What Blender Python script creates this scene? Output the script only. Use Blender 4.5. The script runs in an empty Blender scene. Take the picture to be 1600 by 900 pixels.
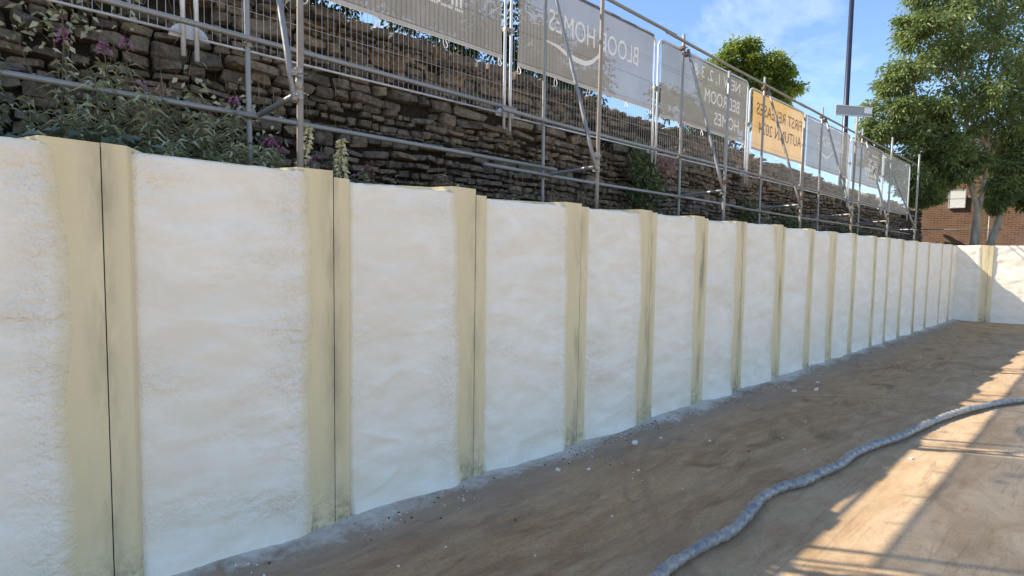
import bpy, math, random
import numpy as np
from mathutils import Vector, Matrix, noise
rnd = random.Random(7)
R = math.radians
scene = bpy.context.scene
C = scene.collection

# ---------------------------------------------------------------- camera
al, th, ro = R(48.78), R(3.63), R(0.91)
_r = Vector((math.sin(al), -math.cos(al), 0))
_f = Vector((math.cos(al)*math.cos(th), math.sin(al)*math.cos(th), -math.sin(th)))
_u = _r.cross(_f)
_r2 = _r*math.cos(ro) + _u*math.sin(ro)
_u2 = _u*math.cos(ro) - _r*math.sin(ro)
cam_d = bpy.data.cameras.new('camera')
cam_d.sensor_width = 36; cam_d.lens = 36*830/1600
cam_d.clip_start = 0.05; cam_d.clip_end = 3000
cam = bpy.data.objects.new('camera', cam_d); C.objects.link(cam)
cam.matrix_world = Matrix(((_r2.x, _u2.x, -_f.x, 0), (_r2.y, _u2.y, -_f.y, 0), (_r2.z, _u2.z, -_f.z, 2.12), (0, 0, 0, 1)))
scene.camera = cam

# ---------------------------------------------------------------- sky, sun, exposure
SUN_EL = R(40.8)
SUN_TO = Vector((-0.597*math.cos(SUN_EL), 0.802*math.cos(SUN_EL), math.sin(SUN_EL))).normalized()
w = bpy.data.worlds.new('World'); scene.world = w; w.use_nodes = True
nt = w.node_tree; N = nt.nodes; L = nt.links
N.clear()
out = N.new('ShaderNodeOutputWorld'); bg = N.new('ShaderNodeBackground')
sky = N.new('ShaderNodeTexSky'); sky.sky_type = 'NISHITA'; sky.sun_disc = False
sky.sun_elevation = SUN_EL; sky.sun_rotation = math.atan2(SUN_TO.x, SUN_TO.y)
sky.air_density = 1.0; sky.dust_density = 0.25; sky.ozone_density = 3.6; sky.altitude = 50
tc = N.new('ShaderNodeTexCoord')
mp = N.new('ShaderNodeMapping'); mp.inputs['Scale'].default_value = (1.2, 3.2, 6.0); mp.inputs['Rotation'].default_value = (0.2, 0.35, 0.5)
nz = N.new('ShaderNodeTexNoise'); nz.inputs['Scale'].default_value = 1.7; nz.inputs['Detail'].default_value = 8; nz.inputs['Roughness'].default_value = 0.62; nz.inputs['Distortion'].default_value = 0.5
rp = N.new('ShaderNodeValToRGB'); rp.color_ramp.elements[0].position = 0.50; rp.color_ramp.elements[0].color = (0, 0, 0, 1)
rp.color_ramp.elements[1].position = 0.85; rp.color_ramp.elements[1].color = (0.45, 0.45, 0.45, 1)
mx = N.new('ShaderNodeMixRGB'); mx.inputs[2].default_value = (5.6, 6.2, 7.0, 1)
L.new(tc.outputs['Generated'], mp.inputs[0]); L.new(mp.outputs[0], nz.inputs['Vector']); L.new(nz.outputs['Fac'], rp.inputs[0])
L.new(rp.outputs[0], mx.inputs[0]); L.new(sky.outputs[0], mx.inputs[1]); L.new(mx.outputs[0], bg.inputs[0])
bg.inputs[1].default_value = 0.135
L.new(bg.outputs[0], out.inputs[0])
sd = bpy.data.lights.new('sun', 'SUN'); sd.energy = 5.0; sd.angle = R(0.53); sd.color = (1.0, 0.88, 0.71)
so = bpy.data.objects.new('sun', sd); C.objects.link(so)
so.rotation_euler = SUN_TO.to_track_quat('Z', 'Y').to_euler(); so.location = (-20, 30, 40)
vs = scene.view_settings
vs.view_transform = 'Standard'; vs.look = 'None'; vs.exposure = 1.0; vs.gamma = 1; vs.use_curve_mapping = False
scene.cycles.max_bounces = 6; scene.cycles.diffuse_bounces = 3; scene.cycles.transparent_max_bounces = 6

# ---------------------------------------------------------------- helpers
def tag(o, label=None, cat=None, group=None, kind=None):
    if label: o['label'] = label
    if cat: o['category'] = cat
    if group: o['group'] = group
    if kind: o['kind'] = kind
    return o
def empty(name, loc=(0, 0, 0), rz=0):
    o = bpy.data.objects.new(name, None); C.objects.link(o); o.location = loc; o.rotation_euler = (0, 0, rz)
    o.empty_display_size = 0.2; return o
class MB:
    def __init__(s): s.v = []; s.f = []; s.a = []
    def add(s, v, f, a=None):
        b = len(s.v); s.v.extend([tuple(p) for p in v]); s.f.extend([tuple(b+i for i in q) for q in f])
        s.a.extend(a if a is not None else [0.0]*len(v))
    def box(s, c, d, rot=None, a=None):
        hx, hy, hz = d[0]/2, d[1]/2, d[2]/2
        vv = [Vector((x*hx, y*hy, z*hz)) for x in (-1, 1) for y in (-1, 1) for z in (-1, 1)]
        if rot: vv = [rot @ p for p in vv]
        vv = [p + Vector(c) for p in vv]
        s.add(vv, [(0, 1, 3, 2), (4, 6, 7, 5), (0, 4, 5, 1), (2, 3, 7, 6), (0, 2, 6, 4), (1, 5, 7, 3)], a)
    def tube(s, pts, r, n=10, cap=True, hollow=False):
        pts = [Vector(p) for p in pts]; m = len(pts)
        rs = r if isinstance(r, (list, tuple)) else [r]*m
        rings = []; t0 = (pts[1]-pts[0]).normalized()
        ref = Vector((0, 0, 1)) if abs(t0.z) < 0.9 else Vector((1, 0, 0))
        nrm = (ref - t0*ref.dot(t0)).normalized(); vv = []; ff = []
        for i, p in enumerate(pts):
            if i == 0: t = t0
            elif i == m-1: t = (pts[i]-pts[i-1]).normalized()
            else:
                t = (pts[i+1]-pts[i]).normalized() + (pts[i]-pts[i-1]).normalized(); t.normalize()
            nrm = (nrm - t*nrm.dot(t)).normalized(); bn = t.cross(nrm)
            for k in range(n):
                q = 2*math.pi*k/n; vv.append(p + (nrm*math.cos(q) + bn*math.sin(q))*rs[i])
        for i in range(m-1):
            for k in range(n):
                ff.append((i*n+k, i*n+(k+1) % n, (i+1)*n+(k+1) % n, (i+1)*n+k))
        if cap: ff.append(tuple(range(n-1, -1, -1))); ff.append(tuple((m-1)*n+k for k in range(n)))
        s.add(vv, ff)
    def build(s, name, mat=None, parent=None, smooth=False, attr=None):
        me = bpy.data.meshes.new(name); me.from_pydata(s.v, [], s.f)
        if smooth: me.polygons.foreach_set('use_smooth', [True]*len(me.polygons))
        if attr:
            at = me.attributes.new(attr, 'FLOAT', 'POINT'); at.data.foreach_set('value', s.a)
        if mat: me.materials.append(mat)
        me.update()
        o = bpy.data.objects.new(name, me); C.objects.link(o)
        if parent: o.parent = parent
        return o
def np_mesh(name, V, Fq, mat, parent=None, attr=None, smooth=False):
    me = bpy.data.meshes.new(name)
    V = np.asarray(V, np.float32); Fq = np.asarray(Fq, np.int32); k = Fq.shape[1]
    me.vertices.add(len(V)); me.vertices.foreach_set('co', V.ravel())
    me.loops.add(Fq.size); me.loops.foreach_set('vertex_index', Fq.ravel())
    me.polygons.add(len(Fq)); me.polygons.foreach_set('loop_start', np.arange(len(Fq), dtype=np.int32)*k)
    me.polygons.foreach_set('loop_total', np.full(len(Fq), k, np.int32))
    if smooth: me.polygons.foreach_set('use_smooth', np.ones(len(Fq), bool))
    for an, av in (attr or {}).items():
        at = me.attributes.new(an, 'FLOAT', 'POINT'); at.data.foreach_set('value', np.asarray(av, np.float32))
    me.update(calc_edges=True); me.validate()
    me.materials.append(mat)
    o = bpy.data.objects.new(name, me); C.objects.link(o)
    if parent: o.parent = parent
    return o
npr = np.random.default_rng(11)
def unit(a): return a/np.maximum(np.linalg.norm(a, axis=1, keepdims=True), 1e-9)
def leaves(name, P, D, Ln, W, mat, parent=None, tint=None, up=None, droop=0.25):
    """leaf blades: six vertices, folded along the rib and drooping at the tip"""
    P = np.asarray(P, float); D = unit(np.asarray(D, float)); n = len(P)
    Ln = np.broadcast_to(Ln, (n,))[:, None]; W = np.broadcast_to(W, (n,))[:, None]
    rv = npr.normal(size=(n, 3)) if up is None else np.asarray(up) + npr.normal(size=(n, 3))*0.35
    S = unit(np.cross(D, rv)); U = np.cross(S, D)
    g = np.array([[0, 0, -1.0]])*Ln*droop
    v0 = P; v1 = P + D*Ln*0.42 + S*W*0.5 + U*W*0.12; v2 = P + D*Ln*0.45 + g*0.15; v3 = P + D*Ln*0.42 - S*W*0.5 + U*W*0.12
    v4 = P + D*Ln + g
    V = np.stack([v0, v1, v2, v3, v4], 1).reshape(-1, 3)
    b = (np.arange(n)*5)[:, None]
    F = np.concatenate([b+np.array([[0, 1, 2]]), b+np.array([[1, 4, 2]]), b+np.array([[0, 2, 3]]), b+np.array([[2, 4, 3]])])
    t = npr.random(n) if tint is None else tint
    o = np_mesh(name, V, F, mat, parent, {'tint': np.repeat(t, 5)})
    if parent: o['kind'] = 'stuff'
    return o

# ---------------------------------------------------------------- materials
class NT:
    def __init__(s, name):
        s.m = bpy.data.materials.new(name); s.m.use_nodes = True; s.t = s.m.node_tree; s.N = s.t.nodes; s.L = s.t.links
        s.b = s.N['Principled BSDF']; s.o = s.N['Material Output']
    def n(s, ty, **k):
        x = s.N.new('ShaderNode'+ty)
        for a, v in k.items():
            if a in x.inputs: s.set(x.inputs[a], v)
            else: setattr(x, a, v)
        return x
    def set(s, i, v):
        if hasattr(v, 'is_linked') or isinstance(v, bpy.types.NodeSocket): s.L.new(v, i)
        else: i.default_value = v
    def pos(s, scale=(1, 1, 1), obj=False):
        v = s.n('TexCoord').outputs['Object'] if obj else s.n('NewGeometry').outputs['Position']
        m = s.n('Mapping'); s.L.new(v, m.inputs[0]); m.inputs['Scale'].default_value = scale
        return m.outputs[0]
    def noise(s, scale, detail=4, rough=0.55, sc=(1, 1, 1), dist=0.0, obj=False):
        x = s.n('TexNoise'); s.L.new(s.pos(sc, obj), x.inputs['Vector'])
        x.inputs['Scale'].default_value = scale; x.inputs['Detail'].default_value = detail
        x.inputs['Roughness'].default_value = rough; x.inputs['Distortion'].default_value = dist
        return x.outputs['Fac']
    def ramp(s, fac, *st):
        x = s.n('ValToRGB'); s.L.new(fac, x.inputs[0]); e = x.color_ramp.elements
        while len(e) < len(st): e.new(0.5)
        for i, (p, c) in enumerate(st):
            e[i].position = p; e[i].color = (c, c, c, 1) if isinstance(c, (int, float)) else (*c, 1)
        return x.outputs[0]
    def mix(s, f, a, b, mode='MIX'):
        x = s.n('MixRGB', blend_type=mode)
        s.set(x.inputs[0], f)
        for i, v in ((1, a), (2, b)):
            s.set(x.inputs[i], (*v, 1) if isinstance(v, tuple) and len(v) == 3 else v)
        return x.outputs[0]
    def math(s, op, a, b=0.0, clamp=False):
        x = s.n('Math', operation=op, use_clamp=clamp); s.set(x.inputs[0], a); s.set(x.inputs[1], b); return x.outputs[0]
    def attr(s, name): return s.n('Attribute', attribute_name=name).outputs['Fac']
    def bump(s, h, strength=0.3, dist=0.01, prev=None):
        x = s.n('Bump'); x.inputs['Strength'].default_value = strength; x.inputs['Distance'].default_value = dist
        s.L.new(h, x.inputs['Height'])
        if prev: s.L.new(prev, x.inputs['Normal'])
        return x.outputs[0]
    def done(s, col=None, rough=0.8, nrm=None, metal=0.0, spec=None):
        if col is not None: s.set(s.b.inputs['Base Color'], (*col, 1) if isinstance(col, tuple) and len(col) == 3 else col)
        s.set(s.b.inputs['Roughness'], rough); s.b.inputs['Metallic'].default_value = metal
        if spec is not None: s.b.inputs['Specular IOR Level'].default_value = spec
        if nrm is not None: s.L.new(nrm, s.b.inputs['Normal'])
        return s.m
def simple(name, a, b, scale=8, rough=0.7, bump=0.15, dist=0.004, metal=0.0, spec=None, sc=(1, 1, 1)):
    t = NT(name); nn = t.noise(scale, 5, 0.6, sc)
    c = t.mix(t.ramp(nn, (0.3, 0.0), (0.7, 1.0)), a, b)
    return t.done(c, rough, t.bump(t.noise(scale*6, 3), bump, dist), metal, spec)
def leafmat(name, dark, light, trans=0.3, rough=0.55):
    t = NT(name); c = t.mix(t.attr('tint'), dark, light)
    t.done(c, rough, spec=0.35)
    tr = t.n('BsdfTranslucent'); t.L.new(t.mix(0.5, c, (light[0]*1.3, light[1]*1.5, light[2]*0.6)), tr.inputs[0])
    ms = t.n('MixShader'); ms.inputs[0].default_value = trans
    t.L.new(t.b.outputs[0], ms.inputs[1]); t.L.new(tr.outputs[0], ms.inputs[2]); t.L.new(ms.outputs[0], t.o.inputs[0])
    return t.m
M = {}
# dirt yard: packed brown mud, scraped along the wall, pale overspray dust at the foot of the piles
t = NT('yard_dirt')
big = t.noise(0.55, 5, 0.6, dist=0.6)
streak = t.noise(2.6, 7, 0.66, sc=(0.42, 1.5, 1), dist=1.3)
fine = t.noise(30, 6, 0.7)
c = t.mix(t.ramp(big, (0.35, 0.0), (0.66, 1.0)), (0.305, 0.172, 0.080), (0.50, 0.315, 0.155))
c = t.mix(t.ramp(streak, (0.38, 0.0), (0.64, 0.9)), c, (0.56, 0.375, 0.20))
c = t.mix(t.ramp(t.noise(1.6, 5, 0.6, sc=(0.7, 1.6, 1), dist=0.8), (0.56, 0.0), (0.72, 0.75)), c, (0.155, 0.085, 0.042))
c = t.mix(t.ramp(fine, (0.35, 0.35), (0.6, 0.0)), c, (0.19, 0.12, 0.07))
c = t.mix(t.ramp(t.noise(5.5, 3, 0.5, dist=0.4), (0.69, 0.0), (0.72, 0.45)), c, (0.20, 0.22, 0.23))
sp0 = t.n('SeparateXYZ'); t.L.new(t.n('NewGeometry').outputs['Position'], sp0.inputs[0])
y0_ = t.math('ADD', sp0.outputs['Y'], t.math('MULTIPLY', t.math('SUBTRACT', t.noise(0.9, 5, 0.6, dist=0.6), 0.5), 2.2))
pale_mask = t.ramp(t.math('MULTIPLY', t.math('SUBTRACT', 2.5, y0_), 0.45), (0.0, 0.0), (1.0, 0.92))  # paler, greyer ground colour blends in away from the wall
pale_ground = t.mix(t.ramp(t.noise(2.2, 6, 0.65, sc=(0.6, 1.2, 1), dist=0.8), (0.36, 0.0), (0.66, 1.0)), (0.39, 0.285, 0.175), (0.63, 0.495, 0.34))
pale_ground = t.mix(t.ramp(t.noise(11, 5, 0.7, dist=0.5), (0.56, 0.0), (0.70, 0.5)), pale_ground, (0.30, 0.215, 0.14))
pale_ground = t.mix(t.ramp(t.noise(4.5, 3, 0.5, dist=0.4), (0.68, 0.0), (0.72, 0.5)), pale_ground, (0.25, 0.26, 0.27))
c = t.mix(pale_mask, c, pale_ground)
sp = t.n('SeparateXYZ'); t.L.new(t.n('NewGeometry').outputs['Position'], sp.inputs[0])
yy = t.math('ADD', sp.outputs['Y'], t.math('MULTIPLY', t.math('SUBTRACT', t.noise(1.7, 5, 0.65), 0.5), 0.75))
yy = t.math('ADD', yy, t.math('MULTIPLY', t.math('SUBTRACT', t.noise(14, 4, 0.7), 0.5), 0.4))
grit = t.noise(95, 4, 0.75)
def track(cx, cy, r, w, k):      # wheel and broom marks: broken arcs scraped into the mud
    global c
    dv = t.n('VectorMath', operation='DISTANCE'); t.L.new(t.n('NewGeometry').outputs['Position'], dv.inputs[0]); dv.inputs[1].default_value = (cx, cy, 0)
    d = t.math('ADD', dv.outputs['Value'], t.math('MULTIPLY', big, 0.12))
    m_ = t.math('SUBTRACT', 1.0, t.math('DIVIDE', t.math('ABSOLUTE', t.math('SUBTRACT', d, r)), w), True)
    m_ = t.math('MULTIPLY', m_, t.ramp(streak, (0.40, 0.0), (0.58, k)))
    c = t.mix(m_, c, (0.15, 0.085, 0.045)); return m_
tk = [track(6.6, -0.2, 3.95, 0.07, 0.38), track(6.6, -0.2, 4.14, 0.05, 0.3), track(2.0, -30.0, 32.6, 0.07, 0.35), track(14.0, 14.5, 12.3, 0.06, 0.35)]
c = t.mix(t.ramp(grit, (0.34, 0.5), (0.46, 0.0)), c, (0.13, 0.085, 0.055))
c = t.mix(t.ramp(t.noise(70, 3, 0.7), (0.64, 0.0), (0.72, 0.5)), c, (0.55, 0.47, 0.37))
scr = t.noise(3.0, 6, 0.75, sc=(0.25, 3.2, 1), dist=2.2)
c = t.mix(t.ramp(scr, (0.56, 0.0), (0.62, 0.35), (0.68, 0.0)), c, (0.14, 0.09, 0.055))
dust = t.ramp(t.math('MULTIPLY', t.math('SUBTRACT', yy, 2.80), 0.98), (0.0, 0.0), (0.45, 0.30), (0.8, 0.75), (1.0, 0.95))
speck = t.ramp(t.noise(60, 3, 0.75), (0.42, 0.45), (0.60, 1.0))
c = t.mix(t.math('MULTIPLY', dust, speck), c, (0.29, 0.265, 0.235))
wh = t.ramp(t.math('MULTIPLY', t.math('SUBTRACT', yy, 3.66), 4.5), (0.0, 0.0), (1.0, 0.9))
c = t.mix(wh, c, (0.64, 0.60, 0.53))
bb = t.bump(streak, 0.25, 0.02); bb = t.bump(fine, 0.5, 0.007, bb); bb = t.bump(grit, 0.6, 0.004, bb)
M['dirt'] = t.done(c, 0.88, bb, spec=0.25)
t = NT('bank_soil')
c = t.mix(t.noise(3, 6, 0.65), (0.035, 0.027, 0.02), (0.11, 0.088, 0.065))
M['soil'] = t.done(c, 0.95, t.bump(t.noise(22, 5, 0.7), 0.8, 0.03), spec=0.1)
M['upper'] = simple('upper_grass', (0.05, 0.075, 0.025), (0.12, 0.12, 0.05), 2.5, 0.95, 0.6, 0.03)
# spray foam
t = NT('spray_foam')
lump = t.noise(4.2, 5, 0.6, sc=(0.65, 1, 1.5), dist=0.7)
c = t.mix(t.ramp(lump, (0.36, 0.0), (0.68, 1.0)), (0.815, 0.74, 0.61), (0.895, 0.845, 0.75))
c = t.mix(t.ramp(t.noise(1.1, 4, 0.6, sc=(0.5, 1, 1.3)), (0.45, 0.0), (0.72, 0.45)), c, (0.79, 0.69, 0.555))
c = t.mix(t.ramp(t.noise(9, 4, 0.65), (0.64, 0.0), (0.76, 0.2)), c, (0.70, 0.62, 0.49))
c = t.mix(t.math('MULTIPLY', t.attr('edge'), t.ramp(t.noise(16, 4, 0.6), (0.2, 0.8), (0.6, 1.0))), c, (0.74, 0.62, 0.385))
f1 = t.noise(55, 5, 0.65, dist=0.3); f2 = t.noise(17, 4, 0.6, sc=(0.8, 1, 1.2), dist=0.8)
rg = t.ramp(t.attr('rough'), (0.0, 0.06), (0.35, 0.3), (1.0, 1.0))
bb = t.bump(t.math('MULTIPLY', f2, rg), 0.5, 0.02); hh = t.math('MULTIPLY', f1, rg); bb = t.bump(hh, 0.7, 0.012, bb)
vr = t.n('TexVoronoi', feature='F1'); vr.inputs['Scale'].default_value = 46
wp = t.n('VectorMath', operation='ADD'); nv = t.n('TexNoise'); nv.inputs['Scale'].default_value = 18; nv.inputs['Detail'].default_value = 3
pp = t.pos(); t.L.new(pp, nv.inputs['Vector']); sc_ = t.n('VectorMath', operation='SCALE'); sc_.inputs['Scale'].default_value = 0.05
t.L.new(nv.outputs['Color'], sc_.inputs[0]); t.L.new(pp, wp.inputs[0]); t.L.new(sc_.outputs[0], wp.inputs[1]); t.L.new(wp.outputs[0], vr.inputs['Vector'])
peel = t.math('MULTIPLY', t.math('SUBTRACT', 1.0, vr.outputs['Distance']), t.ramp(t.attr('rough'), (0.08, 0.0), (0.6, 1.0)))
bb = t.bump(peel, 0.6, 0.011, bb)
bb = t.bump(t.noise(170, 2, 0.6), 0.22, 0.004, bb)
M['foam'] = t.done(c, 0.62, bb, spec=0.3)
# cream painted steel
t = NT('cream_steel')
c = t.mix(t.noise(2.2, 5, 0.6, sc=(1.6, 1, 0.35)), (0.69, 0.575, 0.335), (0.77, 0.655, 0.42))
c = t.mix(t.ramp(t.noise(3.2, 4, 0.6, sc=(1.5, 1, 0.3)), (0.5, 0.0), (0.75, 0.55)), c, (0.74, 0.60, 0.41))
sm = t.math('MULTIPLY', t.attr('seam'), t.ramp(t.noise(6, 5, 0.65, sc=(1, 1, 0.22)), (0.42, 0.0), (0.68, 0.6)), True)
c = t.mix(sm, c, (0.20, 0.17, 0.12))
ft = t.math('MULTIPLY', t.attr('foot'), t.ramp(t.noise(12, 5, 0.7), (0.40, 0.0), (0.62, 0.8)))
c = t.mix(ft, c, (0.13, 0.125, 0.10))
c = t.mix(t.ramp(t.noise(34, 3, 0.6), (0.70, 0.0), (0.78, 0.35)), c, (0.30, 0.25, 0.17))
c = t.mix(t.ramp(t.noise(75, 3, 0.7), (0.62, 0.0), (0.72, 0.35)), c, (0.80, 0.73, 0.56))
M['cream'] = t.done(c, 0.62, t.bump(t.noise(90, 4, 0.6), 0.45, 0.006), spec=0.3)
M['gap'] = simple('clutch_dark', (0.012, 0.011, 0.01), (0.02, 0.018, 0.015), 20, 0.9)
# stone
t = NT('rubble_stone')
s = t.attr('tint')
c = t.ramp(s, (0.0, (0.085, 0.077, 0.068)), (0.35, (0.17, 0.145, 0.115)), (0.6, (0.245, 0.205, 0.158)), (0.85, (0.32, 0.25, 0.175)), (1.0, (0.22, 0.135, 0.09)))
c = t.mix(t.ramp(t.noise(16, 6, 0.7), (0.40, 0.0), (0.62, 0.75)), c, (0.06, 0.055, 0.048))
c = t.mix(t.ramp(t.noise(7, 6, 0.75), (0.50, 0.0), (0.64, 0.7)), c, (0.29, 0.27, 0.235))
c = t.mix(t.ramp(t.noise(60, 3, 0.7), (0.60, 0.0), (0.72, 0.4)), c, (0.30, 0.28, 0.24))
bb = t.bump(t.noise(20, 6, 0.75), 1.0, 0.035); bb = t.bump(t.noise(70, 4, 0.7), 0.6, 0.006, bb)
M['stone'] = t.done(c, 0.93, bb, spec=0.15)
M['joint'] = simple('earth_joint', (0.018, 0.015, 0.012), (0.05, 0.042, 0.033), 14, 0.97, 0.6, 0.02, spec=0.05)
# metals
t = NT('galvanised_tube')
c = t.mix(t.noise(5, 5, 0.6, sc=(1, 1, 1)), (0.20, 0.21, 0.21), (0.34, 0.345, 0.34))
c = t.mix(t.ramp(t.noise(2.5, 6, 0.7), (0.56, 0.0), (0.75, 0.55)), c, (0.27, 0.235, 0.185))
c = t.mix(t.ramp(t.noise(40, 3, 0.6), (0.60, 0.0), (0.70, 0.7)), c, (0.15, 0.125, 0.10))
M['tube'] = t.done(c, 0.5, t.bump(t.noise(50, 3), 0.1, 0.003), 0.35)
t = NT('weathered_tube')
c = t.mix(t.noise(7, 5, 0.65), (0.20, 0.165, 0.13), (0.34, 0.31, 0.27))
M['tube_brown'] = t.done(c, 0.65, t.bump(t.noise(50, 3), 0.15, 0.003), 0.15)
M['coupler'] = simple('coupler_steel', (0.22, 0.20, 0.17), (0.40, 0.36, 0.30), 30, 0.5, 0.3, 0.004, 0.5)
M['coupler_rust'] = simple('coupler_rust', (0.13, 0.06, 0.04), (0.25, 0.14, 0.09), 30, 0.8, 0.3, 0.004, 0.1)
M['frame'] = simple('fence_frame_steel', (0.50, 0.52, 0.54), (0.66, 0.68, 0.70), 9, 0.42, 0.06, 0.002, 0.3)
M['wire'] = simple('fence_wire', (0.34, 0.34, 0.335), (0.52, 0.52, 0.51), 12, 0.5, 0.05, 0.001, 0.3)
M['pad'] = simple('pale_plastic', (0.50, 0.54, 0.60), (0.60, 0.64, 0.68), 12, 0.5)
M['tie'] = simple('white_tie', (0.78, 0.78, 0.76), (0.85, 0.85, 0.84), 12, 0.5)
def clothmat(name, a, b, trans=0.55, sc=2.0, holes=0.0):
    t = NT(name)
    c = t.mix(t.ramp(t.noise(sc, 4, 0.6, sc=(1, 1, 0.7)), (0.3, 0.0), (0.7, 1.0)), a, b)
    c = t.mix(t.ramp(t.noise(9, 5, 0.7, sc=(1, 1, 0.6)), (0.62, 0.0), (0.75, 0.35)), c, tuple(min(1, x*1.35) for x in b))
    # horizontal and vertical wires of the mesh print faint dark lines on the cloth pressed to it
    wv = t.noise(240, 2, 0.5)
    nb = t.bump(wv, 0.1, 0.001)
    t.done(c, 0.75, nb, spec=0.2)
    tr = t.n('BsdfTranslucent'); t.L.new(c, tr.inputs[0])
    ms = t.n('MixShader'); ms.inputs[0].default_value = trans
    t.L.new(t.b.outputs[0], ms.inputs[1]); t.L.new(tr.outputs[0], ms.inputs[2])
    if holes:      # perforated scrim: open weave lets part of the light straight through
        tp = t.n('BsdfTransparent'); m2 = t.n('MixShader'); m2.inputs[0].default_value = holes
        t.L.new(ms.outputs[0], m2.inputs[1]); t.L.new(tp.outputs[0], m2.inputs[2]); t.L.new(m2.outputs[0], t.o.inputs[0])
    else: t.L.new(ms.outputs[0], t.o.inputs[0])
    return t.m
M['grey_cloth'] = clothmat('grey_banner', (0.20, 0.197, 0.195), (0.255, 0.25, 0.247), holes=0.24)
M['grey_cloth_b'] = clothmat('green_grey_banner', (0.19, 0.188, 0.182), (0.24, 0.237, 0.228), holes=0.22)
M['pale_cloth'] = clothmat('pale_grey_banner', (0.185, 0.18, 0.175), (0.235, 0.23, 0.225), holes=0.22)
M['orange_cloth'] = clothmat('orange_banner', (0.54, 0.355, 0.15), (0.62, 0.42, 0.19), holes=0.1)
M['print_white'] = clothmat('white_print', (0.80, 0.76, 0.70), (0.86, 0.82, 0.76), 0.08)
M['print_dark'] = clothmat('dark_print', (0.22, 0.17, 0.15), (0.27, 0.21, 0.18), 0.4)
M['hem'] = clothmat('pale_hem', (0.48, 0.46, 0.44), (0.55, 0.53, 0.51), 0.4)
# plants
M['herb'] = leafmat('willowherb_leaf', (0.18, 0.195, 0.105), (0.58, 0.58, 0.40), 0.2)
M['herb_dry'] = leafmat('withered_leaf', (0.17, 0.14, 0.08), (0.42, 0.35, 0.22), 0.2)
M['dock'] = leafmat('dark_broad_leaf', (0.05, 0.068, 0.04), (0.16, 0.19, 0.12), 0.12)
M['ivy'] = leafmat('ivy_leaf', (0.035, 0.06, 0.02), (0.15, 0.19, 0.075), 0.15)
M['pink'] = leafmat('pink_petal', (0.34, 0.10, 0.27), (0.58, 0.26, 0.47), 0.3)
M['palepink'] = leafmat('faded_petal', (0.32, 0.20, 0.19), (0.52, 0.36, 0.33), 0.3)
M['straw'] = leafmat('straw', (0.20, 0.155, 0.095), (0.55, 0.46, 0.29), 0.2)
M['twig'] = simple('dry_twig', (0.07, 0.05, 0.035), (0.17, 0.13, 0.09), 15, 0.9)
M['stem'] = simple('herb_stem', (0.09, 0.075, 0.05), (0.17, 0.15, 0.09), 15, 0.8)
M['crown'] = leafmat('ash_leaf', (0.07, 0.10, 0.038), (0.25, 0.30, 0.12), 0.42, 0.36)
M['crown_far'] = leafmat('lime_leaf', (0.08, 0.125, 0.022), (0.25, 0.29, 0.06), 0.5)
M['hedge'] = leafmat('hedge_leaf', (0.018, 0.038, 0.015), (0.06, 0.10, 0.03), 0.2)
M['bark'] = simple('pale_bark', (0.20, 0.165, 0.115), (0.44, 0.375, 0.27), 6, 0.9, 0.5, 0.012, sc=(1, 1, 0.4))
M['bark_dark'] = simple('dark_bark', (0.06, 0.05, 0.04), (0.12, 0.10, 0.08), 6, 0.9, 0.5, 0.02)
# brick
t = NT('red_brick')
pv = t.n('TexCoord').outputs['Object']
br = t.n('TexBrick'); cmb = t.n('CombineXYZ'); sx = t.n('SeparateXYZ'); t.L.new(pv, sx.inputs[0])
t.L.new(sx.outputs['X'], cmb.inputs[0]); t.L.new(sx.outputs['Z'], cmb.inputs[1]); t.L.new(cmb.outputs[0], br.inputs['Vector'])
br.inputs['Scale'].default_value = 1.0; br.inputs['Brick Width'].default_value = 0.235; br.inputs['Row Height'].default_value = 0.08
br.inputs['Mortar Size'].default_value = 0.009; br.inputs['Color1'].default_value = (0.12, 0.053, 0.035, 1); br.inputs['Color2'].default_value = (0.19, 0.092, 0.06, 1)
br.inputs['Mortar'].default_value = (0.25, 0.21, 0.165, 1)
c = t.mix(t.ramp(t.noise(2.2, 5, 0.6), (0.42, 0.0), (0.66, 0.7)), br.outputs['Color'], (0.22, 0.155, 0.10))
M['brick'] = t.done(c, 0.92, t.bump(br.outputs['Fac'], -0.4, 0.01), spec=0.15)
M['coping'] = simple('coping_stone', (0.20, 0.17, 0.14), (0.32, 0.28, 0.23), 5, 0.9, 0.4, 0.01)
M['slate'] = simple('dark_slate', (0.03, 0.03, 0.035), (0.06, 0.06, 0.065), 8, 0.7)
M['white_board'] = simple('white_board', (0.72, 0.74, 0.76), (0.78, 0.80, 0.81), 5, 0.5)
M['navy'] = simple('navy_paint', (0.012, 0.016, 0.035), (0.02, 0.026, 0.05), 6, 0.35)
M['sign'] = simple('grey_sign', (0.23, 0.25, 0.26), (0.28, 0.30, 0.31), 6, 0.45, metal=0.1)
M['sign_pale'] = simple('pale_sign', (0.62, 0.66, 0.66), (0.70, 0.73, 0.73), 6, 0.45)
t = NT('hose_wrap')
tw = t.attr('twist')
c = t.mix(t.ramp(t.noise(13, 4, 0.6, dist=0.8), (0.36, 0.0), (0.62, 1.0)), (0.20, 0.195, 0.195), (0.36, 0.33, 0.29))
c = t.mix(t.ramp(t.noise(5.5, 3, 0.6), (0.54, 0.0), (0.66, 0.8)), c, (0.15, 0.165, 0.195))
c = t.mix(t.ramp(tw, (0.0, 0.55), (0.16, 0.0)), c, (0.07, 0.075, 0.09))
bb = t.bump(tw, 0.7, 0.012); bb = t.bump(t.noise(30, 3, 0.5, dist=1.6), 0.25, 0.008, bb)
M['hose'] = t.done(c, 0.36, bb, spec=0.5)

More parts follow.
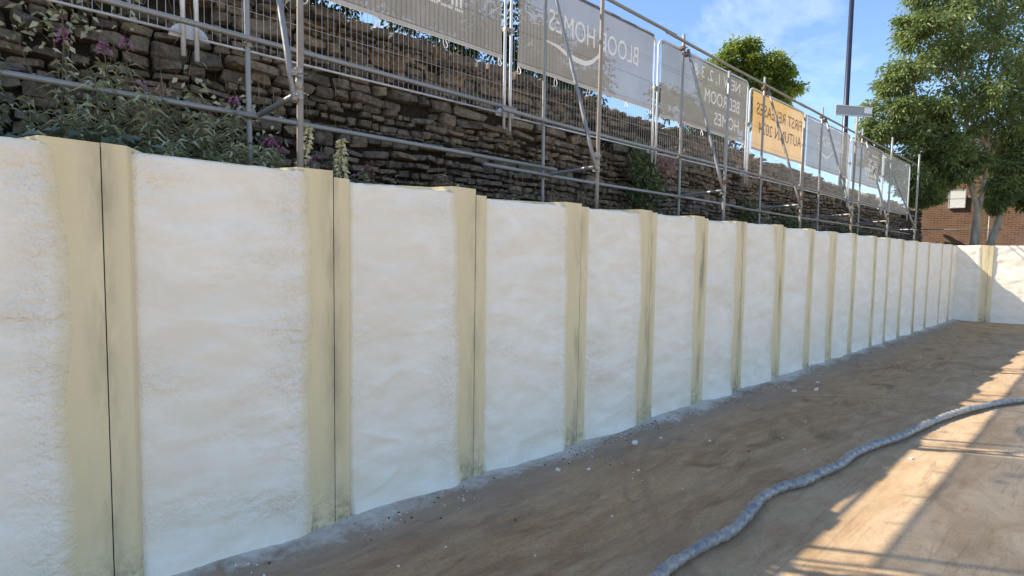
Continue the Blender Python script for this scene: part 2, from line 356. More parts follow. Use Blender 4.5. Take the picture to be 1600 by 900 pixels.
# ---------------------------------------------------------------- ground and banks
def sheet(name, x0, x1, y0, y1, nx, ny, zf, mat, kind='structure'):
    xs = np.linspace(x0, x1, nx); ys = np.linspace(y0, y1, ny)
    V = np.array([(x, y, zf(x, y)) for y in ys for x in xs])
    Fq = np.array([(j*nx+i, j*nx+i+1, (j+1)*nx+i+1, (j+1)*nx+i) for j in range(ny-1) for i in range(nx-1)])
    o = np_mesh(name, V, Fq, mat, smooth=True); o['kind'] = kind; return o
# yard: fine near the camera, one sheet out to the horizon
gx = np.concatenate([np.linspace(-400, -6, 8)[:-1], np.linspace(-6, 30, 145), np.linspace(30, 400, 8)[1:]])
gy = np.concatenate([np.linspace(-400, -6, 8)[:-1], np.linspace(-6, 4.2, 90), np.linspace(4.2, 400, 8)[1:]])
def gz(x, y):
    if -6 <= x <= 30 and -6 <= y <= 4.2:
        z = 0.010*noise.noise(Vector((x*0.5, y*1.6, 1))) + 0.004*noise.noise(Vector((x*2.1, y*5, 4)))
        z += 0.05*max(0, min(1, (y-3.3)/0.6))**2*(0.6+0.6*noise.noise(Vector((x*1.5, y*3, 9))))
        z -= 0.02*math.exp(-((y-2.45+0.05*x+0.1*math.sin(x))/0.1)**2)*(0.4+0.6*noise.noise(Vector((x*0.8, 3, 2))))
        return z
    return 0.0
nx, ny = len(gx), len(gy)
V = np.array([(x, y, gz(x, y)) for y in gy for x in gx])
Fq = np.array([(j*nx+i, j*nx+i+1, (j+1)*nx+i+1, (j+1)*nx+i) for j in range(ny-1) for i in range(nx-1)])
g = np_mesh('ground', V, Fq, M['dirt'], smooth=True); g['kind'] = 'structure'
def bz(x, y):
    k = max(0, min(1, (y-4.1)/1.8))
    return 2.42 + 0.30*k + 0.10*noise.noise(Vector((x*0.9, y*1.5, 3))) + 0.04*noise.noise(Vector((x*3, y*4, 7)))
sheet('bank', -8, 29.6, 4.12, 6.15, 190, 14, bz, M['soil'])
sheet('upper_ground', -60, 26.5, 6.3, 90, 60, 40, lambda x, y: 4.42 + 0.08*noise.noise(Vector((x*0.5, y*0.5, 0))), M['upper'])
# bank behind the short wall, filling to the brick wall
me = MB(); me.add([(24.45, 4.12, 2.42), (27.6, -2.9, 2.42), (36, -2.9, 2.5), (36, 4.12, 2.5)], [(0, 1, 2, 3)])
me.add([(29.6, 4.12, 2.5), (36, 4.12, 2.5), (36, 14, 2.5), (29.6, 14, 2.5)], [(0, 1, 2, 3)])
o = me.build('bank', M['soil']); o['kind'] = 'structure'

# ---------------------------------------------------------------- sheet pile walls sprayed with foam
def bay(root, u0, u1, zl, zf, zr, res, seed, left_web=0.0, foam_l=None, foam_r=None, edgew=0.17, seam_dark=1.0):
    """one bay: steel from clutch to clutch and the foam sprayed into its pan. y = 0 is the flange face"""
    wd = u1-u0; fl = 0.125; fr = 0.26; dp = 0.20; ww = 0.10; T = 0.012
    prof = [(0.003, 0.0, 1.0), (0.03, 0.0, 0.75), (0.07, 0.0, 0.3), (fl-0.012, 0.0, 0.0), (fl, 0.006, 0), (fl+ww, dp, 0), (wd-fr-ww, dp, 0), (wd-fr-0.008, 0.006, 0), (wd-fr+0.012, 0.0, 0), (wd-0.12, 0.0, 0.1*seam_dark), (wd-0.05, 0.0, 0.6*seam_dark), (wd-0.003, 0.0, 1.0)]
    vs, fs, seam, foot = [], [], [], []
    zs = [-0.15, 0.06, 0.16, 0.34, 0.8, 1.4, 2.0, 2.4, None]
    for side in (0, 1):
        for (u, d, a) in prof:
            top = zl if u < wd*0.5 else zr
            for z in zs:
                zz = z if z is not None else top + 0.004*noise.noise(Vector((u0+u, 3.3, seed))*9)
                wob = 0.004*noise.noise(Vector((u0+u*0.5, zz*0.8, seed)))
                vs.append((u0+u, d+wob+side*T, zz)); seam.append(a); foot.append(max(0, 1-max(0, zz)/0.35))
    nz_ = len(zs); npf = len(prof); st = npf*nz_
    for i in range(npf-1):
        for j in range(nz_-1):
            a = i*nz_+j; fs.append((a, a+nz_, a+nz_+1, a+1)); fs.append((st+a, st+a+1, st+a+nz_+1, st+a+nz_))
        a = i*nz_+nz_-1; fs.append((a, a+nz_, st+a+nz_, st+a))
    for i in (0, npf-1):
        for j in range(nz_-1):
            a = i*nz_+j; fs.append((a, a+1, st+a+1, st+a))
    me = bpy.data.meshes.new('sheet_pile'); me.from_pydata(vs, [], fs)
    for nme, dat in (('seam', seam), ('foot', foot)):
        at = me.attributes.new(nme, 'FLOAT', 'POINT'); at.data.foreach_set('value', dat)
    me.materials.append(M['cream']); pile = bpy.data.objects.new('sheet_pile', me); C.objects.link(pile); pile.parent = root
    # dark interlock behind the gap on the right-hand clutch
    ck = MB(); ck.box((u1, 0.013, (zr-0.02)/2), (0.05, 0.014, zr-0.06)); o = ck.build('clutch', M['gap'], pile)
    # foam
    n_u = max(10, int((wd-0.25)/res)); n_z = max(16, int(zf/res))
    V = []; E = []; RG = []
    uL = fl+0.004 if foam_l is None else foam_l
    for j in range(n_z+1):
        z = zf*j/n_z
        e_r = wd - edgew - (foam_r or 0) + 0.045*noise.noise(Vector((seed*3.1, z*1.3, 0.5))) + 0.02*noise.noise(Vector((seed*1.7, z*5, 2.5))) + 0.002*noise.noise(Vector((seed, z*22, 4)))
        e_r -= 0.10*max(0, (z-(zf-0.75))/0.75)**2*(0.4+0.8*abs(noise.noise(Vector((seed*7.7, 1, 1)))))
        e_r += 0.0
        e_r = min(e_r, wd-0.06)
        for i in range(n_u+1):
            k = i/n_u; k = k*k*(3-2*k)*0.25 + k*0.75
            u = uL + (e_r-uL)*k
            x = u0+u
            p = Vector((x, z, seed*0.37))
            lump = 0.024*noise.noise(Vector((x*1.1, z*2.6, seed))) + 0.015*noise.noise(Vector((x*3.0, z*7.0, seed+5))) + 0.006*noise.noise(Vector((x*7.0, z*13.0, seed+7)))
            er = min(1.0, max(0.0, (u-(wd-0.75))/0.45)); el = max(0.0, 1-(u-uL)/0.28)*0.7
            eb = max(0.0, 1-z/0.35)*0.4
            rgh = min(1.0, (0.5+0.35*abs(math.sin(seed*12.9898)))*max(er*er, el, eb)*0.70 + 0.85*max(0, noise.noise(Vector((x*1.6, z*3.4, seed+9)))-0.02))
            tex = rgh*(0.0165*noise.noise(Vector((x*22, z*26, seed))) + 0.0095*noise.noise(Vector((x*48, z*55, seed+1)))) if res < 0.03 else rgh*0.008*noise.noise(Vector((x*14, z*18, seed)))
            base = 0.045*(1-min(1, (u-uL)/(wd*0.55)))**1.5 + 0.012
            over = max(0.0, min(1.0, (u-(wd-fr-0.14))/0.16)); over = over*over*(3-2*over)
            rd = 1-abs(noise.noise(Vector((x*1.4, z*3.2-x*0.5, seed+21))))*4.5
            if rd > 0: lump -= 0.013*rd*rd*max(0.0, 0.3+noise.noise(Vector((x*1.2, z*1.2, seed+31))))
            y = base*(1-over) - 0.016*over + (lump*(1-0.6*over) + tex)
            y = min(y, 0.05) if over < 0.01 else min(y, 0.05*(1-over)-0.002)
            rimr = (e_r-u)/0.085
            if rimr < 1: y = y + (-0.0005-y)*(1-max(0, rimr))**1.6
            diml = (u-uL)/0.05
            if diml < 1: y += 0.03*(1-diml)**2
            if z < 0.22:   # foam kicks out at the foot
                y -= 0.07*((0.22-z)/0.22)**2*(0.5+0.7*noise.noise(Vector((x*2.5, 0.3, seed))))*max(0.0, min(1, rimr*0.6))*min(1, diml)
            tp = (zf-z)/0.05
            if tp < 1: y += 0.010*(1-tp)**2
            zz = z
            if j == n_z: zz += 0.014*noise.noise(Vector((x*5, seed, 3))) + 0.008*noise.noise(Vector((x*19, seed, 3)))
            if j == 0: zz = -0.03
            V.append((x, y, zz)); E.append(max(0.0, 1-max(0.0, rimr))**0.8 + 0.2*max(0, 1-diml)); RG.append(rgh)
    m = n_u+1
    Fq = [(j*m+i, j*m+i+1, (j+1)*m+i+1, (j+1)*m+i) for j in range(n_z) for i in range(n_u)]
    b = len(V)   # top lip turned back over the pan
    for i in range(m):
        x, y, z = V[n_z*m+i]; V.append((x, max(y, 0.0)+0.12 if fl+0.06 < x-u0 < wd-fr-0.05 else y+0.004, z-0.01)); E.append(0.2); RG.append(0.5)
    Fq += [(n_z*m+i, n_z*m+i+1, b+i+1, b+i) for i in range(n_u)]
    np_mesh('foam_infill', V, Fq, M['foam'], root, {'edge': E, 'rough': RG}, smooth=True)
wall = empty('sheet_pile_wall', (0, 3.88, 0))
tag(wall, 'long cream sheet pile wall with white sprayed foam filling its pans', 'retaining wall')
seams = [-3.87, -2.50, -1.13, 0.25, 1.62, 2.95, 4.39, 5.71, 6.98, 8.17, 9.64, 11.0, 12.22, 13.5, 15.0, 16.1, 17.45, 18.95, 20.45, 22.25, 23.80]
zls = [2.70, 2.70, 2.715, 2.72, 2.67, 2.655, 2.65, 2.67, 2.665, 2.68, 2.67, 2.69]
zrs = [2.70, 2.71, 2.72, 2.715, 2.705, 2.68, 2.69, 2.69, 2.68, 2.70, 2.69]
for i in range(len(seams)-1):
    zl = zls[i] if i < len(zls) else 2.68 + 0.02*noise.noise(Vector((i*3.7, 0, 0)))
    zr = zrs[i] if i < len(zrs) else 2.69 + 0.02*noise.noise(Vector((i*2.7, 4, 0)))
    zf = min(zl, zr) - 0.002 - 0.008*(i % 3)
    if i == 3: zf = 2.69
    if i == 4: zf = 2.655
    res = 0.013 if i in (2, 3, 4) else 0.018 if i in (5, 6) else 0.03 if i < 10 else 0.05
    if i < 2: res = 0.05
    ew = [0.17, 0.17, 0.165, 0.17, 0.165, 0.185, 0.20, 0.19, 0.20, 0.24, 0.17, 0.25, 0.18, 0.16, 0.12, 0.20, 0.2, 0.18, 0.12, 0.2][i]
    bay(wall, seams[i], seams[i+1], zl, zf, zr, res, i+1.3, edgew=ew, seam_dark=1.0 if i < 5 else 1.9)  # farther bays get a stronger dark band left of the clutch
bay(wall, 23.80, 24.62, 2.68, 2.66, 2.68, 0.05, 41.0, edgew=0.03)
DIR = math.atan2(-0.95, 0.31)
wall2 = empty('sheet_pile_wall', (24.52, 3.93, 0), DIR)
tag(wall2, 'short sunlit stretch of foamed sheet pile wall turning at the far end below the leaning tree', 'retaining wall')
us = [-0.42, 0.94, 2.31, 3.70, 5.1, 6.5, 7.9]
for i in range(len(us)-1):
    bay(wall2, us[i], us[i+1], 2.69, 2.68, 2.70, 0.04, 61+i*1.9, edgew=0.16)

# ---------------------------------------------------------------- rubble stone wall
sw = empty('stone_wall', (10, 6.2, 2.3))
tag(sw, 'old dry rubble stone wall of dark brown blocks behind the scaffolding', 'stone wall')
camv = Vector((0, 0, 2.12))
def top_z(x): return float(np.interp(x, [0, 4, 9, 16, 22, 30], [4.83, 4.82, 4.68, 4.54, 4.44, 4.38])) + 0.05*noise.noise(Vector((x*0.5, 0, 8))) + 0.04*noise.noise(Vector((x*2.2, 0, 3)))
def stone(w, h, d, sd):
    r_ = random.Random(sd); ring = []
    for (a, b) in ((-1, -.72), (-.82, -1), (.82, -1), (1, -.72), (1, .72), (.82, 1), (-.82, 1), (-1, .72)):
        ring.append((a*w/2*(1+r_.uniform(-.16, .05)), b*h/2*(1+r_.uniform(-.30, .08))))
    tx, tz = r_.uniform(-.4, .4), r_.uniform(-.5, .4)
    v = []
    for (x, z) in ring: v.append((x, 0.10, z))
    for (x, z) in ring: v.append((x, -d*0.45 + x*tx*.3 + z*tz*.3, z))
    cx, cz = r_.uniform(-.1, .1)*w, r_.uniform(-.1, .1)*h
    for (x, z) in ring: v.append((cx + x*r_.uniform(.80, .95), -d*(1+r_.uniform(-.30, .30)) + x*tx*.5 + z*tz*.6, cz*.5+z*r_.uniform(.70, .93)))
    f = []
    for k in range(8):
        q = (k+1) % 8; f.append((k, q, 8+q, 8+k)); f.append((8+k, 8+q, 16+q, 16+k))
    f.append(tuple(16+k for k in range(8)))
    return v, f
st = []
z = 2.25; row = 0
while z < 4.85:
    h = rnd.choice([0.045, 0.06, 0.07, 0.08, 0.095, 0.11, 0.13, 0.155]); x = -6 + rnd.random()*0.3
    while x < 29.3:
        wd = min(0.62, h*rnd.choice([rnd.uniform(0.9, 1.8), rnd.uniform(1.5, 3.8)])); wd = max(wd, 0.08)
        off = 0.14*noise.noise(Vector((x*0.35, row*0.08, 1))) + 0.05*noise.noise(Vector((x*1.3, row*0.4, 5)))
        zc = z + h/2 + off
        hh = h*rnd.uniform(0.70, 1.16)
        if zc + hh/2 < top_z(x)+0.05 and zc > 2.2:
            yb = 5.98 + 0.05*noise.noise(Vector((x*0.7, zc*0.9, 2))) + 0.025*rnd.uniform(-1, 1) + 0.05*(zc-3.5)
            if rnd.random() > 0.05:
                dd = Vector((x+wd/2, yb, zc)) - camv
                fw = dd.dot(_f); px = 800+830*dd.dot(_r2)/max(fw, .1); py = 450-830*dd.dot(_u2)/max(fw, .1)
                size = wd*hh/(fw*fw)
                vis = fw > 1 and -30 < px < 1630 and -20 < py and zc > 2.75
                st.append((size if vis else 0, x+wd/2, yb, zc, wd*0.985, hh*0.97, rnd.uniform(0.03, 0.10), rnd.gauss(0, .075), rnd.random(), len(st)))
        x += wd + rnd.uniform(0.0, 0.016)
    z += h*0.98; row += 1
st.sort(key=lambda s: -s[0])
mb = MB()
for k, (sz, x, y, zc, wd, hh, dp, rt, tn, sd_) in enumerate(st):
    v, f = stone(wd, hh, dp, sd_)
    tn = min(1, max(0, 0.75*tn + 0.16*(1+noise.noise(Vector((x*0.8, zc*1.2, 2))))))
    cr, sr = math.cos(rt), math.sin(rt)
    v = [(a*cr-c_*sr, b, a*sr+c_*cr) for a, b, c_ in v]
    if k < 300:
        m1 = MB(); m1.add(v, f, [tn]*len(v)); o = m1.build('stone', M['stone'], sw, attr='tint'); o.location = (x-10, y-6.2, zc-2.3)
    else:
        mb.add([(a+x-10, b+y-6.2, c_+zc-2.3) for a, b, c_ in v], f, [tn]*len(v))
o = mb.build('rubble', M['stone'], sw, attr='tint'); o['kind'] = 'stuff'
cb = MB(); xs = np.arange(-6.2, 29.31, 0.25); vv = []; ff = []
for x in xs:
    t_ = top_z(x)-0.07
    for (y, zz) in ((6.02, 2.0), (6.02+0.05*(t_-3.5), t_), (6.42, t_-0.03), (6.48, 2.0)):
        vv.append((x-10, y-6.2+0.012*noise.noise(Vector((x*3, zz*3, 0))), zz-2.3))
for i in range(len(xs)-1):
    for k in range(4): ff.append((i*4+k, i*4+(k+1) % 4, i*4+4+(k+1) % 4, i*4+4+k))
ff.append((0, 1, 2, 3)); ff.append(tuple((len(xs)-1)*4+k for k in (3, 2, 1, 0)))
cb.add(vv, ff); cb.build('core', M['joint'], sw)

# ---------------------------------------------------------------- scaffolding
sc = empty('scaffolding', (10, 4.7, 2.5))
tag(sc, 'galvanised tube scaffolding with raking braces holding up the fence panels', 'scaffolding')
OFF = Vector((10, 4.7, 2.5))
def tube(name, a, b, r=0.0242, mat='tube', sub=None, n=12):
    m = MB(); a = Vector(a)-OFF; b = Vector(b)-OFF
    k = 6; pts = [a.lerp(b, i/k) for i in range(k+1)]
    sag = 0.010 if abs(b.x-a.x) > 4 else 0.0
    for i, p in enumerate(pts): p.z -= sag*math.sin(math.pi*i/k*2)
    m.tube(pts, r, n); return m.build(name, M[mat], sc, smooth=False)
def smooth(o):
    for p in o.data.polygons: p.use_smooth = len(p.vertices) == 4
    return o
cpm = MB()
cpm.tube([(0, 0, -0.035), (0, 0, 0.035)], 0.034, 12); cpm.box((0.036, 0, 0.02), (0.03, 0.03, 0.02)); cpm.box((-0.036, 0.01, -0.02), (0.03, 0.03, 0.02))
cpm.tube([(0.045, -0.05, 0.01), (0.045, 0.05, 0.01)], 0.008, 6); cpm.box((0.0, 0.03, 0), (0.05, 0.05, 0.055)); cpm.tube([(-0.045, -0.045, -0.012), (-0.045, 0.04, -0.012)], 0.008, 6)
cp0 = cpm.build('coupler', M['coupler']); C.objects.unlink(cp0)
cpr = cp0.data.copy(); cpr.materials.clear(); cpr.materials.append(M['coupler_rust'])
def coupler(p, parent, rusty=False, rz=0.0):
    o = bpy.data.objects.new('coupler', cpr if rusty else cp0.data); C.objects.link(o); o.parent = parent
    o.location = Vector(p)-OFF; o.rotation_euler = (0, 0, rz)
xr = [-2.1, 1.39, 5.03, 8.36, 11.52, 14.83, 18.0]
xf = [-2.0, 1.53, 5.15, 8.34, 11.50, 14.6, 17.6, 20.6]
topf = [5.9, 5.9, 5.95, 5.12, 5.0, 5.66, 5.50, 5.44]
YR, YF = 5.15, 4.32
def uz(x): return 3.94 - 0.008*x
def lz(x): return 3.32 if x < 4 else 3.16
std_r = []
for i, x in enumerate(xr):
    s_ = smooth(tube('standard', (x, YR, 2.45), (x-0.02, YR, 5.93)))
    std_r.append(s_); coupler((x, YR, uz(x)), s_); coupler((x, YR, lz(x)), s_, False, 0.5); coupler((x-0.02, YR, 5.70), s_, True)
for i, x in enumerate(xf):
    s_ = smooth(tube('standard', (x, YF, 2.45), (x+0.03, YF, topf[i]), mat='tube_brown' if i in (1, 2, 4, 5) else 'tube', r=0.0255))
    zb = lz(x)
    coupler((x, YF, zb+0.19), s_, i in (3, 4, 6), 0.9); coupler((x, YF, zb+0.02), s_, False, 0.3)
    sl = MB(); sl.tube([Vector((x, YF, zb+0.05))-OFF, Vector((x, YF, zb+0.17))-OFF], 0.033, 12); o = smooth(sl.build('sleeve', M['coupler'], s_))
for i, x in enumerate(xr):
    zt = 3.33 if x < 4 else 3.21
    f_ = xf[i]
    o = smooth(tube('transom', (x+0.05, YR+0.06, zt-0.02), (f_-0.03, YF-0.03, zt), mat='tube'))
    zt = 5.68
    o = smooth(tube('brace', (x+0.05, YR-0.05, zt), (f_-0.04, YF-0.02, 3.17 if i > 1 else 3.28), mat='tube' if i != 4 else 'tube_brown'))
    coupler((x+0.03, YR-0.03, 5.6), o, True)
smooth(tube('transom', (20.9, YR+0.2, 3.12), (20.6, YF-0.05, 3.10)))
smooth(tube('brace', (20.15, YR-0.02, 5.5), (20.56, YF-0.02, 3.12)))
smooth(tube('ledger', (-6, YR-0.055, uz(-6)+0.02), (4.48, YR-0.055, uz(4.48)+0.02)))
smooth(tube('ledger', (4.22, YR-0.11, uz(4.2)-0.03), (11.3, YR-0.06, uz(11)-0.01), mat='tube'))
smooth(tube('ledger', (4.4, YR+0.06, uz(4.4)+0.03), (5.2, YR+0.06, uz(5.2)+0.02)))
smooth(tube('ledger', (11.1, YR-0.055, uz(11)), (24.2, YR-0.055, uz(24)), mat='tube_brown'))
smooth(tube('ledger', (-6, YR-0.06, 3.33), (5.22, YR-0.06, 3.27)))
smooth(tube('ledger', (3.95, YR-0.09, 3.19), (10.6, YR-0.07, 3.13)))
smooth(tube('ledger', (10.3, YR-0.06, 3.12), (23.6, YR-0.06, 3.08), mat='tube_brown'))
smooth(tube('top_rail', (-6, YR-0.06, 5.92), (8.0, YR-0.06, 5.80), mat='tube_brown'))
smooth(tube('top_rail', (7.7, YR-0.06, 5.79), (13.6, YR-0.06, 5.69), mat='tube_brown'))
smooth(tube('top_rail', (13.2, YR-0.06, 5.71), (24.3, YR-0.06, 5.60), mat='tube_brown'))

# ---------------------------------------------------------------- wire fence panels
YP = 5.30
joints = [-6.05, -2.55, 0.97, 4.51, 7.78, 11.13, 14.10, 17.48, 20.75, 24.1]
def fence_z(x): return 3.90 - 0.006*x
FENCE_LB = ['mostly out of frame at the left edge', 'bare wire mesh fence panel at the far left over the flowering weeds',
 'wire mesh fence panel carrying the banner cut off by the top of the picture', 'wire mesh fence panel carrying the large grey banner with the swoosh',
 'wire mesh fence panel carrying the green-grey bedroom homes banner', 'wire mesh fence panel carrying the orange banner',
 'wire mesh fence panel carrying the smaller pale swoosh banner', 'wire mesh fence panel carrying the farthest banner of small print',
 'bare wire mesh fence panel at the far end next to the trees']
for i in range(1, len(joints)-1):
    x0, x1 = joints[i]+0.05, joints[i+1]-0.05; zb = fence_z((x0+x1)/2); zt = zb+1.92 if i < 5 else zb+1.86
    cx = (x0+x1)/2
    P = empty('fence_panel', (cx, YP, zb)); tag(P, FENCE_LB[i], 'fence panel', 'wire fence panels on the scaffolding')
    hw = (x1-x0)/2; H = zt-zb
    fm = MB(); rr = 0.13; pts = [(-hw, 0, -0.16), (-hw, 0, 0.5), (-hw, 0, H-rr)]
    for k in range(1, 6): a = math.pi/2*k/5; pts.append((-hw+rr-rr*math.cos(a), 0, H-rr+rr*math.sin(a)))
    for k in range(0, 6): a = math.pi/2*k/5; pts.append((hw-rr+rr*math.sin(a), 0, H-rr+rr*math.cos(a)))
    pts += [(hw, 0, 0.5), (hw, 0, -0.16)]
    fm.tube(pts, 0.0195, 10); o = fm.build('frame', M['frame'], P, smooth=True)
    bt = MB(); bt.tube([(-hw, 0, 0.03), (hw, 0, 0.03)], 0.012, 8); bt.build('bottom_bar', M['frame'], P, smooth=True)
    wm = MB(); nvw = int((x1-x0)/0.06)
    for k in range(1, nvw):
        x = -hw + (x1-x0)*k/nvw; wm.tube([(x, 0.004, 0.03), (x, 0.004, H-0.01)], 0.0024, 4, False)
    for k in range(1, 5):
        zz = H*k/5; wm.tube([(-hw, -0.003, zz), (0, -0.003-0.004, zz), (hw, -0.003, zz)], 0.0026, 4, False)
        wm.tube([(-hw, -0.003, zz-0.05), (hw, -0.003, zz-0.05)], 0.0022, 4, False) if k == 4 else None
    o = wm.build('wire_mesh', M['wire'], P); o['kind'] = 'stuff'
    cl = MB(); cl.box((-hw-0.05, 0, 1.1), (0.14, 0.055, 0.05)); cl.tube([(-hw-0.05, -0.05, 1.1), (-hw-0.05, 0.04, 1.1)], 0.010, 6); cl.build('clip', M['coupler'], P)
    pd = MB()
    for q in range(12):
        pass
    n_ = 14; vv = [(-hw-0.05+0.15*math.cos(math.pi*k/n_), y_, 0.02+0.13*math.sin(math.pi*k/n_)) for y_ in (0.028, 0.05) for k in range(n_+1)]
    ff = [tuple(range(n_, -1, -1)), tuple(range(n_+1, 2*n_+2))] + [(k, k+1, n_+2+k, n_+1+k) for k in range(n_)] + [(n_, 0, n_+1, 2*n_+1)]
    pd.add(vv, ff); pd.build('joint_plate', M['pad'], P)

# ---------------------------------------------------------------- banners tied to the fence
def text_mesh(body, width, height, mat, parent, loc, bold=0.0, shear=0.0):
    cu = bpy.data.curves.new('lettering', 'FONT'); cu.body = body; cu.align_x = 'LEFT'; cu.size = 1; cu.offset = 0.0; cu.shear = shear
    cu.resolution_u = 4
    to = bpy.data.objects.new('tmp', cu); C.objects.link(to)
    dg = bpy.context.evaluated_depsgraph_get(); dg.update()
    me = bpy.data.meshes.new_from_object(to.evaluated_get(dg)); bpy.data.objects.remove(to); bpy.data.curves.remove(cu)
    co = np.zeros(len(me.vertices)*3, np.float32); me.vertices.foreach_get('co', co); co = co.reshape(-1, 3)
    mn, mxx = co.min(0), co.max(0); co[:, 0] = (co[:, 0]-mn[0])*width/(mxx[0]-mn[0]); co[:, 1] = (co[:, 1]-mn[1])*height/(mxx[1]-mn[1])
    v = np.stack([-co[:, 0], co[:, 2]*0, co[:, 1]], 1)      # printed on the street side: reversed from the yard
    me.vertices.foreach_set('co', v.astype(np.float32).ravel()); me.update()
    me.materials.clear(); me.materials.append(mat); me.name = 'lettering'
    T = bpy.data.objects.new('lettering', None); C.objects.link(T); T.parent = parent; T.location = loc; T.empty_display_size = 0.1
    root = list(range(len(me.vertices)))
    def find(a):
        while root[a] != a: root[a] = root[root[a]]; a = root[a]
        return a
    polys = [tuple(p.vertices) for p in me.polygons]
    for p in polys:
        for q in p[1:]: root[find(p[0])] = find(q)
    comp = {}
    for p in polys: comp.setdefault(find(p[0]), []).append(p)
    for fs in comp.values():
        ids = sorted({q for p in fs for q in p}); ix = {q: k for k, q in enumerate(ids)}
        m = MB(); m.add([v[q] for q in ids], [tuple(ix[q] for q in p) for p in fs]); m.build('letter', mat, T)
    return T
def ribbon(name, pts, widths, mat, parent):
    v = []; f = []
    for (p, w_) in zip(pts, widths): pass
    n_ = len(pts)
    for i in range(n_):
        a = Vector(pts[max(0, i-1)]); b = Vector(pts[min(n_-1, i+1)]); d = (b-a).normalized(); nn = Vector((-d.z, 0, d.x))
        v += [Vector(pts[i])+nn*widths[i]/2, Vector(pts[i])-nn*widths[i]/2]
    f = [(2*i, 2*i+2, 2*i+3, 2*i+1) for i in range(n_-1)]
    m = MB(); m.add(v, f); return m.build(name, mat, parent)
def banner(x0, x1, zb, zt, mat, label, seed, name='banner'):
    cx = (x0+x1)/2; B = empty(name, (cx, YP, zb)); tag(B, label, 'banner', 'site banners on the fence')
    nxb, nzb = 44, 18; V = []; hw = (x1-x0)/2; H = zt-zb
    def yoff(x, z):
        return -0.018 + 0.006*noise.noise(Vector((x*1.3+seed, z*1.1, 0))) + 0.004*noise.noise(Vector((x*3+seed, z*2.5, 4)))
    for j in range(nzb+1):
        for i in range(nxb+1):
            x = -hw+2*hw*i/nxb; z = H*j/nzb
            dip = -0.018*abs(math.sin(x*3.4+seed)) if j == nzb else 0
            sx_ = 0.02*math.sin(math.pi*z/H)*(1 if i == 0 else -1 if i == nxb else 0)
            V.append((x+sx_, yoff(x, z), z+dip+(0.012*noise.noise(Vector((x*1.5, seed, 1))) if j == 0 else 0)))
    m = nxb+1; Fq = [(j*m+i, j*m+i+1, (j+1)*m+i+1, (j+1)*m+i) for j in range(nzb) for i in range(nxb)]
    np_mesh('cloth', V, Fq, mat, B, smooth=True)
    hm = MB(); hm.add([(-hw+2*hw*i/nxb, yoff(-hw+2*hw*i/nxb, 0)-0.006, z_+0.012*noise.noise(Vector(((-hw+2*hw*i/nxb)*1.5, seed, 1)))) for i in range(m) for z_ in (-0.012, 0.038)], [(2*i, 2*i+2, 2*i+3, 2*i+1) for i in range(m-1)])
    hm.build('hem', M['hem'], B)
    tm = MB(); pts = [(0.022*math.cos(a), -0.01+0.012*math.sin(a*2), -0.045+0.062*math.sin(a)) for a in [2*math.pi*k/12 for k in range(12)]]; pts.append(pts[0])
    tm.tube(pts, 0.0055, 5, False)
    tie = None
    for x in (-hw+0.03, -hw*0.52, -hw*0.02, hw*0.5, hw-0.04):
        if tie is None: tie = tm.build('tie', M['tie'], B); o = tie
        else: o = bpy.data.objects.new('tie', tie.data); C.objects.link(o); o.parent = B
        o.location = (x + rnd.uniform(-.12, .12)*(1 if abs(x) < hw*0.9 else 0), 0.0, rnd.uniform(-0.01, 0.01)); o.rotation_euler = (0, rnd.uniform(-.3, .3), rnd.uniform(-.7, .7))
    return B, cx, zb
TY = -0.036
B, cx, zb = banner(1.04, 4.40, 4.59, 5.80, M['grey_cloth'], 'grey banner nearest the camera, its pale emblem cut by the top of the picture', 1.0)
B['label'] = 'grey banner nearest the camera with a small pale emblem at the top edge'
# emblem: standing strokes bending over into arches, with a line of small print below
for k, x in enumerate((3.745, 3.685, 3.625)):
    lx = x-cx; pts = [(lx, TY, 0.40)]; pts += [(lx, TY, 0.44), (lx, TY, 0.50)]
    for a in range(1, 8):
        q = a/7*1.35; r_ = 0.10+0.02*k; pts.append((lx-r_+r_*math.cos(q), TY, 0.50+0.02*(2-k)+r_*math.sin(q)))
    ribbon('emblem_stroke', pts, [0.030]*len(pts), M['print_white'], B)
ribbon('emblem_stroke', [(3.46-cx, TY, 0.40), (3.40-cx, TY, 0.415), (3.36-cx, TY, 0.43)], [0.05, 0.05, 0.04], M['print_white'], B)
q = MB(); x = 3.775-cx
while x > 3.32-cx:
    w_ = rnd.choice([0.012, 0.016, 0.02]); z_ = 0.352
    q.add([(x, TY, z_), (x-w_, TY, z_), (x-w_, TY, z_+0.032), (x, TY, z_+0.032)], [(0, 1, 2, 3)]); x -= w_+0.008+(0.03 if rnd.random() < .12 else 0)
q.build('small_print', M['print_white'], B)['kind'] = 'stuff'
B, cx, zb = banner(4.66, 7.66, 4.56, 5.80, M['grey_cloth'], 'large grey banner with pale reversed BLOOR HOMES lettering and a curved swoosh', 2.0)
text_mesh('BLOOR HOMES', 2.02, 0.285, M['print_white'], B, (7.22-cx, TY, 0.60), 0.004)
pts = []; wds = []
for k in range(25):
    q = k/24; x = 6.42-1.30*q; z_ = 0.33 + 0.40*((abs(x-5.90)/0.52)**1.9 if x > 5.90 else (abs(x-5.90)/0.78)**2.1*0.55 if x > 5.4 else ((5.90-5.4)/0.78)**2.1*0.55 + (5.4-x)*0.35*(1-(5.4-x)*1.2))
    pts.append((x-cx, TY-0.002, z_)); wds.append(0.022+0.05*math.sin(math.pi*min(1, q*1.05)))
ribbon('swoosh', pts, wds, M['print_white'], B)
B, cx, zb = banner(7.88, 10.98, 4.50, 5.74, M['grey_cloth_b'], 'green-grey banner with pale reversed lettering about bedroom homes', 3.0)
text_mesh('NEW 1, 2, 3 &', 1.80, 0.235, M['print_white'], B, (10.66-cx, TY, 0.90), 0.003)
